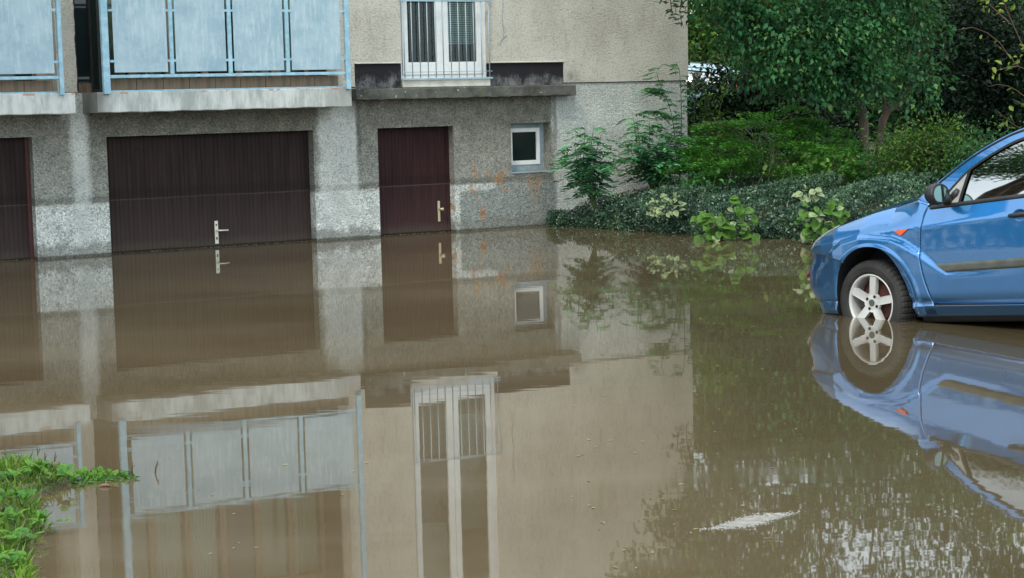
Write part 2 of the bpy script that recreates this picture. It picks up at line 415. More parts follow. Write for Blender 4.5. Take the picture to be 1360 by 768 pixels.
BANK_PX = [(-400, 606), (-60, 610), (40, 618), (92, 633), (96, 642), (60, 658), (45, 676), (62, 700), (36, 735), (44, 768), (60, 860), (-700, 1100)]
def _gp(u, v):
    d = cam_dir(u-680, v-384); k = -EYE/d.z; return (d.x*k, d.y*k)
BANKP = np.array([_gp(u, v) for u, v in BANK_PX])
def poly_sd(x, y, P):
    """positive inside"""
    best = np.full(np.shape(x), 1e9); c = np.zeros(np.shape(x), bool)
    for i in range(len(P)):
        a, b = P[i-1], P[i]; ab = b-a; t = np.clip(((x-a[0])*ab[0]+(y-a[1])*ab[1])/(ab@ab), 0, 1)
        best = np.minimum(best, np.hypot(x-a[0]-t*ab[0], y-a[1]-t*ab[1]))
        c ^= ((b[1] > y) != (a[1] > y)) & (x < (a[0]-b[0])*(y-b[1])/(a[1]-b[1]+1e-12)+b[0])
    return np.where(c, best, -best)
def sstep(a, b, x):
    t = np.clip((x-a)/(b-a), 0, 1); return t*t*(3-2*t)
HEDGE = np.array([(-.2, 24.3), (.54, 23.65), (1.12, 22.9), (2.24, 21.29), (3.30, 20.39), (4.6, 19.2), (6.5, 17.6), (9.5, 15.6), (14, 13)])
def hedge_d(x, y):
    """signed distance behind the hedge line (positive = garden side), and the parameter along it"""
    best = np.full(np.shape(x), 1e9); sg = np.zeros(np.shape(x))
    for a, b in zip(HEDGE[:-1], HEDGE[1:]):
        ab = b-a; L2 = ab@ab; t = np.clip(((x-a[0])*ab[0]+(y-a[1])*ab[1])/L2, 0, 1)
        px, py = x-a[0]-t*ab[0], y-a[1]-t*ab[1]; dd = np.hypot(px, py); cr = ab[0]*py-ab[1]*px
        m_ = dd < best; best = np.where(m_, dd, best); sg = np.where(m_, np.sign(cr), sg)
    return best*sg
def ground_z(x, y):
    x = np.asarray(x, float); y = np.asarray(y, float)
    q = (x-HUB[0])*-LF[0]+(y-HUB[1])*-LF[1]           # metres up the drive, behind the front axle
    z = -.184 + PITCH*np.clip(q, -8, 5.5)
    z = np.where(q > 0, -.184+PITCH*np.clip(q, 0, 6)*sstep(2.3, 3.6, x), z)
    z = np.where((q > 0) & (x < 2.3), np.maximum(z, -.184), z)
    z = z + .06*np.sin(x*.7)*np.sin(y*.5)*sstep(3.5, 1, x)
    bank = sstep(-.10, .04, poly_sd(x, y, BANKP))
    z = z*(1-bank)+bank*.03
    hd = hedge_d(x, y); g = sstep(-.15, .5, hd)
    zg = .10+.34*sstep(.2, 4.0, hd)+.10*sstep(4, 14, hd)
    z = z*(1-g)+zg*g
    z = np.where((y < 4.5), np.maximum(z, .06*sstep(4.5, 2, y)-.05), z)
    return z
xs = np.concatenate([np.linspace(-400, -22, 12), np.linspace(-20, -4.2, 60), np.linspace(-4, -1, 61), np.linspace(-.8, 25, 130), np.linspace(28, 400, 12)])
ys = np.concatenate([np.linspace(-300, -6, 10), np.linspace(-4, 4.8, 30), np.linspace(4.9, 10, 103), np.linspace(10.2, 46, 180), np.linspace(50, 600, 12)])
GX, GY = np.meshgrid(xs, ys, indexing='ij'); GZ = ground_z(GX, GY); GZ += np.where(np.abs(GX) < 22, .008*rng.normal(size=GX.shape), 0)
far = (np.hypot(GX, GY-12) > 40); GZ = np.where(far, .45, GZ)
bb = B(); bb.grid([[(GX[i, j], GY[i, j], GZ[i, j]) for j in range(len(ys))] for i in range(len(xs))])
bb.go('ground', 'soil', smooth=True, kind='structure')
bb = B(); wx = np.linspace(-30, 13, 44); wy = np.linspace(-.5, 30, 32)
bb.grid([[(a, b, 0) for b in wy] for a in wx]); bb.go('flood_water', 'flood_water', smooth=True, kind='structure')

# ------------------------------------------------------------ building
house = empty('apartment_building', FB, (0, 0, YAW), label='grey and cream apartment block standing in flood water', cat='building')
def wall(name, x0, x1, z0, z1, ops, y0, dep, mat, back=True, **k):
    b = B(); X_ = sorted({x0, x1, *[o[0] for o in ops], *[o[1] for o in ops]}); Z_ = sorted({z0, z1, *[o[2] for o in ops], *[o[3] for o in ops]})
    X_ = [a for a in X_ if x0 <= a <= x1]; Z_ = [a for a in Z_ if z0 <= a <= z1]
    solid = lambda cx, cz: x0 < cx < x1 and z0 < cz < z1 and not any(o[0] < cx < o[1] and o[2] < cz < o[3] for o in ops)
    for i in range(len(X_)-1):
        for j in range(len(Z_)-1):
            a, c, p, q = X_[i], X_[i+1], Z_[j], Z_[j+1]; mx_, mz_ = (a+c)/2, (p+q)/2
            if not solid(mx_, mz_): continue
            b.add([(a, y0, p), (c, y0, p), (c, y0, q), (a, y0, q)], [(0, 1, 2, 3)])
            for (u, v_, e) in (((a, p), (a, q), (a-1e-3, mz_)), ((c, p), (c, q), (c+1e-3, mz_)), ((a, p), (c, p), (mx_, p-1e-3)), ((a, q), (c, q), (mx_, q+1e-3))):
                if not solid(*e): b.add([(u[0], y0, u[1]), (v_[0], y0, v_[1]), (v_[0], y0+dep, v_[1]), (u[0], y0+dep, u[1])], [(0, 1, 2, 3)])
    return b.go(name, mat, house, **k)
G1 = (-5.175, -2.670, -1.2, 1.300); G0 = (-8.55, -6.003, -1.2, 1.325); DR = (-1.825, -.785, -1.2, 1.297); CW = (.037, .622, .70, 1.302)
XR = 2.768
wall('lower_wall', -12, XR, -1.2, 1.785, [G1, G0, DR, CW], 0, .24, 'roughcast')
LG1 = (-5.47, -2.36, 1.787, 4.55); LG0 = (-9.3, -5.70, 1.787, 4.55); WN = (-1.478, -.250, 1.787, 4.75)
SP1 = (-2.112, -1.478-.0, 1.787, 2.062); SP2 = (-.250, .832, 1.787, 2.052)
wall('upper_wall', -12, XR+.015, 1.795, 7.2, [LG1, LG0, WN, SP1, SP2], -.018, .26, 'upper_render')
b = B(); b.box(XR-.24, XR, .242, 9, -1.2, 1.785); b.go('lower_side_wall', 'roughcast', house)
b = B(); b.box(XR-.24, XR+.015, .245, 9, 1.797, 7.2); b.go('upper_side_wall', 'upper_render', house)
b = B(); b.box(-12, XR, 9, 9.2, -1.2, 7.2); b.box(-12.2, -12, 0, 9.2, -1.2, 7.2); b.go('rear_wall', 'upper_render', house)
b = B(); b.box(-12.4, XR+.4, -.45, 9.5, 7.205, 7.4); b.go('roof', 'roof_sheet', house)
b = B(); b.box(-12, XR-.02, .02, 9, 1.55, 1.78); b.box(-12, XR-.25, .8, 9, 4.6, 4.8); b.go('floor_slab', 'balcony_concrete', house)
b = B(); b.box(XR-1.95, XR-.01, -.006, .0, 1.785, 1.796); b.go('plinth_joint', 'door_gap', house)
# dark slate panels in the plaster recesses
for x0, x1, zt in ((SP1[0], -1.482, 2.062), (SP2[0]+.004, SP2[1], 2.052)):
    b = B(); b.box(x0+.002, x1-.002, -.004, .05, 1.772, zt-.002); b.go('slate_panel', 'dark_slate', house)
    b = B(); b.box(x0, x1, -.034, -.019, zt, zt+.016, .004); b.go('plaster_ledge', 'cream_sill', house)
# canopy slab under the window
b = B(); P = []
for i in range(60):
    x = -2.19+3.08*i/59; w_ = .006*math.sin(i*1.7)+.004*math.sin(i*.6+1)
    P.append([(x, -.001, 1.635), (x, -.19, 1.636+w_*.6), (x, -.2, 1.642+w_*.6), (x, -.2, 1.755+w_*.4), (x, -.19, 1.764+w_*.4), (x, -.004, 1.770)])
b.grid(P); b.f += [tuple(range(6))[::-1], tuple(len(P)*6-6+i for i in range(6))]
b.go('window_slab', 'mossy_concrete', house)
# balcony slabs
def slab(x0, x1):
    b = B(); P = []; n = 50
    for i in range(n):
        x = x0+(x1-x0)*i/(n-1); w_ = .003*math.sin(i*1.3)+.002*math.sin(i*.5)
        P.append([(x, -.001, 1.566), (x, -.482, 1.566+w_), (x, -.49, 1.574+w_), (x, -.49, 1.778), (x, -.482, 1.786), (x, -.001, 1.786)])
    b.grid(P); b.f += [tuple(range(6))[::-1], tuple(len(P)*6-6+i for i in range(6))]
    b.go('balcony_slab', 'balcony_concrete', house)
slab(-5.425, -2.40); slab(-9.6, -5.668)
# loggias
def loggia(x0, x1, bays, paint_shade):
    b = B(); dp = .72
    b.add([(x0, .2, 1.79), (x0, dp, 1.79), (x0, dp, 4.55), (x0, .2, 4.55)], [(0, 1, 2, 3)])
    b.add([(x1, .2, 1.79), (x1, dp, 1.79), (x1, dp, 4.55), (x1, .2, 4.55)], [(3, 2, 1, 0)])
    b.add([(x0, .2, 4.55), (x1, .2, 4.55), (x1, dp, 4.55), (x0, dp, 4.55)], [(0, 1, 2, 3)])
    b.go('loggia_side', 'room_dark' if paint_shade else 'upper_render', house)  # near-black sides: the loggia's inner shade is put into the colour
    f = B(); f.box(x0, x1, dp, dp+.06, 1.79, 1.90); f.box(x0, x1, dp, dp+.06, 4.15, 4.55)
    w = (x1-x0)/len(bays)
    for i in range(len(bays)+1): f.box(max(x0, x0+i*w-.04), min(x1, x0+i*w+.04), dp-.005, dp+.065, 1.79, 4.25)
    fr = f.go('loggia_window', 'timber_frame', house)
    for i, c in enumerate(bays):
        a, e = x0+i*w+.04, x0+(i+1)*w-.04
        q = B(); q.box(a, e, dp+.03, dp+.04, 1.90, 4.15); q.go('pane', 'clear_glass' if c else 'window_glass', fr)
        if c == 1:
            q = B(); n = 40; q.grid([[(a+(e-a)*j/n, dp+.12+.015*math.sin(j*1.3), z) for z in (1.9, 4.15)] for j in range(n+1)]); q.go('curtain', 'curtain', fr)
        if c == 2: q = B(); q.box(a, e, dp+.10, dp+.12, 1.9, 4.15); q.go('panel', 'tan_panel', fr)
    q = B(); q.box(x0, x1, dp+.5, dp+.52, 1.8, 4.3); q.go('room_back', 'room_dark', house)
loggia(-5.47, -2.36, [0, 2, 1, 1, 0, 2, 1], True)
loggia(-9.3, -5.70, [1, 0, 2, 1, 0], False)
b = B(); b.box(-5.312, -5.300, -.475, -.022, 1.80, 4.2); b.go('side_screen', 'window_glass', house)
b = B(); b.box(-5.32, -5.292, -.05, -.022, 1.79, 4.2); b.box(-5.32, -5.292, -.475, -.022, 1.79, 1.82); b.go('screen_frame', 'black_plastic', house)
# tiled edging under each railing
for x0, x1 in ((-5.24, -2.50), (-9.3, -5.86)):
    n = max(1, round((x1-x0)/.3)); w = (x1-x0)/n
    tile = None
    for i in range(n):
        if tile is None: b = B(); b.box(.002, w-.002, -.37, -.35, 1.787, 1.925, .003); tile = mesh('edging_tile', b.v, b.f, 'tile_edging')
        link('edging_tile', tile, house, (x0+i*w, .0008*(i % 3), 0))
# railings
def railing(posts, mids, x0, x1, ytop=2.86):
    rl = empty('railing', (0, 0, 0)); rl.parent = house
    for px, wd_, top in posts:
        b = B(); b.box(px-wd_/2, px+wd_/2, -.535, -.480, 1.765, top, .004); b.go('railing_post', 'railing_paint', rl)
    b = B(); b.box(x0, x1, -.515, -.490, 1.932, 1.966, .004); b.go('bottom_rail', 'railing_paint', rl)
    b = B(); b.box(x0, x1, -.515, -.490, ytop-.03, ytop, .004); b.go('top_rail', 'railing_paint', rl)
    b = B(); b.box(x0, x1, -.44, -.42, 1.787, 1.803); b.go('lower_rail', 'railing_paint', rl)
    es = [x0]+mids+[x1]
    for mx_ in mids:
        b = B(); b.box(mx_-.0225, mx_+.0225, -.517, -.488, 1.966, ytop-.03, .004); b.go('railing_bar', 'railing_paint', rl)
    for a, e in zip(es[:-1], es[1:]):
        l = a+(.075 if a == x0 else .048); r_ = e-(.052 if e == x1 else .048)
        b = B(); b.box(l, r_, -.508, -.500, 1.992, ytop-.045, .002); b.go('railing_panel', 'railing_sheet', rl)
        for zc in (2.113, 2.655):
            for xa, xb in ((a+(.03 if a == x0 else .02), l+.01), (r_-.01, e-(.0 if e == x1 else .02))):
                b = B(); b.box(xa, xb, -.512, -.497, zc-.013, zc+.013); b.go('panel_clip', 'railing_paint', rl)
    b = B()
    for px, wd_, top in posts:
        for zc in (1.84, 1.95, 2.113, 2.655): b.tube([(px, -.535, zc), (px, -.541, zc)], .008, 6)
    b.go('bolt', 'steel', rl, kind='stuff')
    return rl
railing([(-5.322, .075, 4.2), (-2.447, .055, 4.2)], [-4.572, -3.888, -3.192], -5.30, -2.475)
railing([(-5.815, .045, 2.86), (-9.5, .06, 2.86)], [-8.3, -7.1], -9.5, -5.83)
# garage doors and the entrance door
def plank_door(name, o, y, mat, pw, label, handle=None, vents=0, frame=None, seam=.60):
    x0, x1, z0, z1 = o
    b = B(); b.box(x0, x1, y+.02, y+.05, z0, z1); d = b.go(name, 'door_gap', house, label=label)
    n = round((x1-x0-.012)/pw); w = (x1-x0-.012)/n
    for za, zb in ((z0, seam), (seam+.004, z1-.012)):
        b = B(); P = []
        for i in range(n):
            a = x0+.006+i*w; e = .0006*((i*7) % 4)
            P += [[(a, y+.0035, z) for z in (za, zb)], [(a+w*.12, y-e, z) for z in (za, zb)], [(a+w*.88, y-e, z) for z in (za, zb)]]
        P.append([(x1-.006, y+.0035, z) for z in (za, zb)]); b.grid(P)
        b.add([(x0+.006, y+.0035, zb), (x1-.006, y+.0035, zb), (x1-.006, y+.02, zb), (x0+.006, y+.02, zb)], [(0, 1, 2, 3)])
        b.go('ribbed_leaf', mat, d, kind='stuff')
    if vents:
        b = B()
        for i in range(vents):
            cx = x0+.16+(x1-x0-.32)*i/(vents-1)
            b.box(cx-.018, cx+.018, y-.006, y-.001, 1.145, 1.175, .003)
        b.go('vent_slots', 'seam_black', d, kind='stuff')
    if frame:
        b = B(); b.box(x1-.045, x1-.002, y-.012, y+.0, z0, z1-.002); b.go('door_frame', frame, d)
    return d
gd = plank_door('garage_door', G1, .13, 'garage_brown', .052, 'dark brown wide garage door with a white handle', vents=10)
plank_door('garage_door', G0, .13, 'garage_brown', .052, 'dark brown garage door cut by the left edge', frame='red_frame')
ed = plank_door('entrance_door', DR, .13, 'door_oxblood', .050, 'oxblood brown door with a small brass handle', frame='door_oxblood')
b = B(); b.box(-3.897, -3.853, .116, .124, .035, .30, .006); h = b.go('door_handle', 'ivory_paint', gd)
b = B(); b.tube([(-3.875, .116, .19), (-3.875, .085, .19), (-3.86, .08, .19), (-3.745, .08, .188)], .009, 8); b.lathe  # lever
b.go('lever', 'ivory_paint', gd, smooth=True)
b = B(); b.box(-3.883, -3.867, .1125, .1158, .085, .115, .001); b.box(-3.884, -3.866, .1125, .1158, .245, .262, .001); b.go('keyhole', 'seam_black', gd, kind='stuff')
b = B(); b.box(-.966, -.932, .116, .124, .13, .385, .006); b.go('door_handle', 'brass', ed)
b = B(); b.tube([(-.949, .118, .29), (-.949, .085, .29), (-.942, .07, .285), (-.915, .065, .285)], [.010, .010, .018, .020], 8); b.go('lever', 'brass', ed, smooth=True)
# tall window
def frame_box(b, x0, x1, z0, z1, y0, y1, t, tb=None, bev=.004):
    tb = tb or t
    b.box(x0, x0+t, y0, y1, z0, z1, bev); b.box(x1-t, x1, y0, y1, z0, z1, bev)
    b.box(x0+t, x1-t, y0+.001, y1-.001, z0, z0+tb, bev); b.box(x0+t, x1-t, y0+.001, y1-.001, z1-t, z1, bev)
b = B(); frame_box(b, -1.478, -.250, 1.862, 4.75, .07, .14, .052, .06); win = b.go('window', 'window_white', house)
for x0, x1 in ((-1.424, -.868), (-.862, -.304)):
    b = B(); frame_box(b, x0, x1, 1.924, 4.696, .055, .12, .078, .150); sh = b.go('sash', 'window_white', win)
    b = B(); b.box(x0+.078, x1-.078, .092, .098, 2.074, 4.62); b.go('pane', 'clear_glass', win)
for x0, x1, z0, z1 in ((-.786, -.384, 2.29, 3.80), (-1.346, -.946, 3.62, 4.6)):
    b = B(); z = z0
    while z < z1: b.add([(x0, .135, z), (x1, .135, z), (x1, .150, z+.020), (x0, .150, z+.020)], [(0, 1, 2, 3)]); z += .027
    b.go('blind', 'blind_slat', win, kind='stuff')
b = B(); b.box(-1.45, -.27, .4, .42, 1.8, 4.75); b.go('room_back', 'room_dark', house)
b = B(); b.box(-1.474, -.254, -.028, .145, 1.773, 1.858, .006); b.go('window_sill', 'cream_sill', house)
gr = empty('window_grille', (0, 0, 0)); gr.parent = house
bar = B(); bar.tube([(0, -.045, 1.878), (0, -.045, 2.80)], .0062, 6); bar = mesh('grille_bar', bar.v, bar.f, 'grille_paint', True)
for i in range(12): link('grille_bar', bar, gr, (-1.455+i*.1075, 0, 0))
for z, r_ in ((1.872, .010), (2.806, .010), (1.955, .004)):
    b = B(); b.box(-1.49, -.235, -.045-r_, -.045+r_, z-r_, z+r_); b.go('grille_rail', 'grille_paint', gr)
# cellar window
b = B(); b.add([(CW[0]-.2, .20, CW[2]-.05), (CW[1]+.02, .20, CW[2]-.05), (CW[1]+.02, .20, CW[3]), (CW[0]-.2, .20, CW[3])], [(0, 1, 2, 3)])
b = B(); frame_box(b, CW[0]+.001, CW[1]-.001, CW[2]+.001, CW[3]-.002, .16, .22, .062, .075, 0); cw = b.go('cellar_window', 'window_surround', house)
b = B(); frame_box(b, CW[0]+.064, CW[1]-.064, CW[2]+.077, CW[3]-.064, .150, .19, .050, .055); b.go('frame', 'window_white', cw)
b = B(); b.box(CW[0]+.114, CW[1]-.114, .172, .178, CW[2]+.13, CW[3]-.114); b.go('pane', 'window_glass', cw)
b = B(); b.box(CW[0]-.01, CW[1]+.03, -.012, .155, CW[2]-.022, CW[2]-.002, .004); b.go('sill', 'window_surround', cw)
# cracked edge line where the plaster peels beside the balcony
b = B()
P = []
z = 1.80
while z < 4.1:
    j = .006+.012*random.random(); P.append([(-5.4715-j, -.0195, z), (-5.468, -.0195, z)]); z += .035+.05*random.random()
b.grid(P); b.go('peeling_edge', 'seam_black', house)
# crack and cable on the plaster
b = B(); b.tube([(-.055+.01*math.sin(i*1.1), -.024, 2.36+.06*i) for i in range(16)], .003, 4); b.tube([(-.10, -.022, 2.26), (-.09, -.022, 2.32), (-.05, -.022, 2.36), (.0, -.022, 2.39)], .005, 4)
b.go('plaster_crack', 'window_surround', house)
#CAR

# ------------------------------------------------------------ cars
ip = lambda x, xs_, ys_: float(np.interp(x, xs_, ys_))
def plan_in(x):
    return ip(x, [-3.36, -3.34, -3.28, -3.15, -2.9, -2.4, -1.6, .05, .30, .45, .60, .70, .755, .785, .80],
                 [.85, .45, .24, .13, .07, .02, 0, 0, .015, .055, .125, .20, .33, .55, .85])
def waist(x): return ip(x, [-3.3, -1.18, -.47, 0, .3, .5, .8], [.985, .867, .820, .785, .74, .71, .66])
def crease(x): return ip(x, [-1.4, -.657, -.575, -.46, -.335, -.23, -.04, .05, .22, .35, .45], [.50, .50, .56, .65, .725, .765, .785, .785, .75, .68, .58])
def prof(x, z):
    zw = waist(x)
    a = ip(z, [.15, .20, .262, .272, .284, .35, .5, .65], [.065, .045, .016, .012, .036, .022, .008, 0])
    if z > zw:
        dz = z-zw; a += .27*dz
        if x > -.45: a += 3.0*dz*dz*min(1, (x+.45)*4)
        if z > 1.0: a += .42*(z-1.0)**2
    c = crease(x); t = (c-z)/.034
    amp = .026*float(np.interp(x, [-1.3, -.8, -.58, -.40, .2, .42, .5], [0, .22, .42, 1, 1, .35, 0]))
    a -= amp*float(sstep(-.2, 1.0, t))*float(np.interp(z, [.27, .32], [.1, 1]) if x < -.42 else 1)
    d = math.hypot(x+.045, (z-.30)*.93)                     # rolled arch lip
    if z > .2: a -= .010*max(0, 1-abs(d-.372)/.022)*(x < .45 and x > -.46)
    d = math.hypot(x+2.615, (z-.30)*.95)
    a -= .020*float(sstep(.50, .46, d)) if z > .27 else 0
    return a
def side(x, z, e=0): return (x, .85-plan_in(x)-prof(x, z)+e, z)
def resample(P, n):
    P = np.array(P, float); d = np.r_[0, np.cumsum(np.linalg.norm(np.diff(P, axis=0), axis=1))]; t = np.linspace(0, d[-1], n)
    return np.stack([np.interp(t, d, P[:, k]) for k in range(P.shape[1])], 1)
def smoothcurve(P, n):
    """Catmull-Rom through the points"""
    P = np.array(P, float); Q = np.vstack([2*P[0]-P[1], P, 2*P[-1]-P[-2]]); o = []
    for i in range(1, len(Q)-2):
        for t in np.linspace(0, 1, 12, endpoint=False):
            a, b, c, d = Q[i-1:i+3]; o.append(.5*((2*b)+(-a+c)*t+(2*a-5*b+4*c-d)*t*t+(-a+3*b-3*c+d)*t**3))
    o.append(P[-1]); return resample(o, n)
def coons(bot, rig, top, lef, nu, nv):
    b, t, l, r_ = resample(bot, nu), resample(top, nu), resample(lef, nv), resample(rig, nv)
    out_ = np.zeros((nu, nv, b.shape[1]))
    for i in range(nu):
        u = i/(nu-1)
        for j in range(nv):
            v = j/(nv-1)
            out_[i, j] = (1-v)*b[i]+v*t[i]+(1-u)*l[j]+u*r_[j]-((1-u)*(1-v)*b[0]+u*(1-v)*b[-1]+(1-u)*v*t[0]+u*v*t[-1])
    return out_
def mirror(P): return [[(p[0], -p[1], p[2]) for p in r_] for r_ in P]

# side curves (x, z) of the left flank
ARCHF = smoothcurve([(.305, .20), (.302, .30), (.283, .43), (.235, .55), (.155, .640), (.06, .688), (-.05, .700), (-.16, .676), (-.25, .612), (-.32, .52), (-.365, .40), (-.385, .28), (-.388, .205)], 70)
SEAM1 = smoothcurve([(-.552, .205), (-.512, .333), (-.473, .49), (-.460, .673), (-.488, .88), (-.535, .975)], 30)
SEAM3 = smoothcurve([(-2.17, .277), (-2.20, .45), (-2.27, .65), (-2.36, .85), (-2.40, 1.04)], 24)
ARCHR = np.array([(-2.615+.365*math.cos(t), .30+.385*math.sin(t)) for t in np.linspace(math.radians(-14), math.radians(194), 60)])
HOODE = smoothcurve([(.285, .850), (.12, .898), (-.05, .940), (-.25, .978), (-.43, 1.008)], 30)
DLO = smoothcurve([(-.60, .968), (-.72, 1.090), (-.83, 1.190), (-1.0, 1.290), (-1.206, 1.372), (-1.55, 1.418), (-2.1, 1.412), (-2.7, 1.345), (-3.0, 1.24), (-3.02, 1.13)], 90)
ROOF = smoothcurve([(-.43, 1.008), (-.52, 1.073), (-.607, 1.136), (-.80, 1.268), (-1.0, 1.372), (-1.2, 1.438), (-1.55, 1.478), (-2.2, 1.470), (-2.8, 1.40), (-3.14, 1.28), (-3.22, 1.05)], 90)
belt = lambda x: ip(x, [-3.1, -1.305, -.577, -.52], [1.12, .995, .955, .950])
def panel2(bot, rig, top, lef, nu, nv, e=0):
    G = coons(bot, rig, top, lef, nu, nv); return [[side(p[0], p[1], e) for p in r_] for r_ in G]
def inward(P, e=.022):
    """give a sheet a turned-in rim"""
    nu, nv = len(P), len(P[0]); q = lambda p: (p[0]*.9995, p[1]-e*(1 if p[1] > 0 else -1), p[2])
    P = [[q(r_[0])]+list(r_)+[q(r_[-1])] for r_ in P]
    return [[q(p) for p in P[0]]]+P+[[q(p) for p in P[-1]]]
def make_car(name, paintm, label, loc, rotz, pitch, steer, group=None):
    car = empty(name, loc, (0, pitch, rotz), label=label, cat='car'); car.rotation_mode = 'ZYX'
    car.rotation_mode = 'XYZ'
    def both(nm, P, mat, sm=True, parent=car, rim=True, label=None):
        r_ = []
        for s_ in (0, 1):
            Q = inward(P) if rim else P
            if s_: Q = mirror(Q)[::-1]
            b = B(); b.grid(Q); r_.append(b.go(nm, mat, parent, sm))
        return r_
    g = .0028
    # fenders
    bot = np.vstack([ARCHF[int(70*.40*0)+0:], [(-.552+g, .205)]])
    k0 = int(np.argmin(np.abs(ARCHF[:, 1]-.600)+(ARCHF[:, 0] < 0)*9)); bot = np.vstack([ARCHF[k0:], [(-.546, .205)]])
    lef = smoothcurve([ARCHF[k0], (.36, .640), (.50, .662), (.60, .668)], 10)
    top = np.vstack([smoothcurve([(.60, .668), (.52, .735), (.40, .800), (.285, .850)], 10)[:-1], HOODE, [(-.530, .978)]])
    both('front_fender', panel2(bot, SEAM1+[g, 0], top, lef, 110, 44), paintm)
    # front door, rear door, rear quarter
    d1 = SEAM1[SEAM1[:, 1] >= .277]-[g, 0]
    tp = [(x, belt(x)-.004) for x in np.linspace(d1[-1][0], -1.462, 20)]
    d1 = np.vstack([d1[:-1], [tp[0]]])
    doors = both('front_door', panel2([(d1[0][0], .277), (-1.462, .277)], [(-1.462, .277), (-1.462, belt(-1.462)-.004)], tp, d1, 76, 44), paintm)
    tp = [(x, belt(x)-.004) for x in np.linspace(-1.468, SEAM3[-1][0]+g, 14)]
    s3 = np.vstack([SEAM3[:-1]+[g, 0], [tp[-1]]])
    rdoors = both('rear_door', panel2([(-1.468, .277), (SEAM3[0][0], .277)], s3, tp, [(-1.468, .277), (-1.468, belt(-1.468)-.004)], 36, 30), paintm)
    bq = np.vstack([[(-2.175, .277)], ARCHR[ARCHR[:, 1] > .277]]); 
    tq = [(x, belt(x)-.002) for x in np.linspace(-2.405, -3.16, 16)]
    both('rear_quarter', panel2(bq, smoothcurve([bq[-1], (-3.05, .50), (-3.2, .66), (-3.22, .9), tq[-1]], 16), tq, np.vstack([SEAM3[:-1]-[g, 0], [tq[0]]]), 60, 30), paintm)
    both('sill', [[side(x, z) for z in (.195, .21, .23, .262, .270, .2725)] for x in np.linspace(-.388, -2.25, 60)], paintm)
    both('sill_skirt', [[(x, y, z) for y, z in ((.60, .15), (.775, .155), (.785, .193))] for x in np.linspace(-.395, -2.24, 8)], 'black_plastic', rim=False)
    for sm_, wd_ in ((SEAM1, .012), (np.array([(-1.465, .21), (-1.465, .98)]), .010), (SEAM3, .012)):
        c = resample(sm_, 24); both('door_gap', [[side(p[0]+e, p[1], -.010) for e in (-wd_, wd_)] for p in c], 'seam_black', rim=False)
    c = np.linspace(-.5, -2.2, 40); both('door_gap', [[side(x, z, -.008) for z in (.262, .290)] for x in c], 'seam_black', rim=False)
    # upper frame, side windows, belt trim
    D3 = [side(p[0], p[1], .0) for p in DLO]; R3 = [side(p[0], p[1]) for p in ROOF]
    D3[0] = side(-.595, .962); 
    both('window_frame', coons(D3, [D3[-1], R3[-1]], R3, [D3[0], R3[0]], 90, 7), paintm, rim=False)
    c = [(p[0], p[1]) for p in DLO[1:-6]]
    both('window_rubber', [[side(x, z-.014, .001), side(x, z+.004, .004), side(x, z+.004, -.01)] for x, z in c], 'seam_black', rim=False)
    both('rain_gutter', [[side(x-.004, z-.020, .003), side(x-.004, z-.013, .008), side(x-.004, z-.006, .003)] for x, z in ROOF[3:-14]], 'seam_black', rim=False)
    both('belt_trim', [[side(x, belt(x)-.018, .004), side(x, belt(x)-.014, .010), side(x, belt(x)+.006, .010), side(x, belt(x)+.010, .0)] for x in np.linspace(-.548, -3.0, 50)], 'black_plastic', rim=False)
    dz = lambda x: float(np.interp(-x, -DLO[:, 0][:-1], DLO[:, 1][:-1]))
    def pane(nm, xa0, xa1, xb0, xb1, par, mat='car_glass', e=-.010):
        P = []
        for i in range(15):
            t = i/14; x0, x1 = xa0+(xb0-xa0)*t, xa1+(xb1-xa1)*t; z0, z1 = belt(x0)+.0, dz(x1)-.004
            P.append([side(x0+(x1-x0)*k/6, z0+(z1-z0)*k/6, e) for k in range(7)])
        for s_ in (0, 1):
            b = B(); b.grid(mirror(P) if s_ else P); b.go(nm, mat, par[s_], True)
    pane('window', -.785, -.842, -1.44, -1.44, doors)
    pane('window', -1.50, -1.50, -2.30, -2.42, rdoors)
    pane('window', -2.42, -2.52, -3.0, -2.96, [car, car])
    both('mirror_triangle', coons([side(-.60, .962, .002), side(-.770, .972, .002)], [side(-.770, .972, .002), side(-.826, 1.186, .002)], [side(-.815, 1.180, .002), side(-.826, 1.186, .002)], [side(-.60, .962, .002), side(-.815, 1.180, .002)], 8, 8), 'quarter_trim', rim=False)
    both('door_pillar', [[side(-.768-.056*t, .962+.226*t, .004), side(-.790-.056*t, .962+.232*t, .004)] for t in np.linspace(0, 1, 6)], 'seam_black', rim=False)
    both('door_pillar', [[side(x, belt(x)+(dz(x)-belt(x))*t, -.004) for t in np.linspace(0, 1, 6)] for x in (-1.43, -1.51)], 'black_plastic', rim=False)
    both('door_pillar', [[side(x-.10*t, belt(x)+(dz(x-.1)-belt(x))*t, -.004) for t in np.linspace(0, 1, 6)] for x in (-2.29, -2.43)], 'black_plastic', rim=False)
    # moulding and handle
    for s_, dd in ((0, doors), (1, rdoors)):
        if not s_:
            lo = [(-.575-.08*t if t < 1 else -.655, .56-.058*t) for t in (0, .5, 1)]
            P = [[side(-.575-.115*(1-abs(1-2*k/6))*0-(.082*(1-k/6)), .502+.060*(k/6), .001+.010*(0 < k < 6)) for k in range(7)]]
            for x in np.linspace(-.70, -1.455, 30):
                zt = .562+(-.575-x)*.029; P.append([side(x, zt-.064+.064*k/6, .001+.011*(0 < k < 6)) for k in range(7)])
        else:
            P = [[side(x, .562+(-.575-x)*.029-.064+.064*k/6, .001+.011*(0 < k < 6)) for k in range(7)] for x in np.linspace(-1.475, -2.17, 20)]
        for q in (0, 1):
            b = B(); b.grid(mirror(P) if q else P); b.go('side_moulding', 'moulding_grey', dd[q], True)
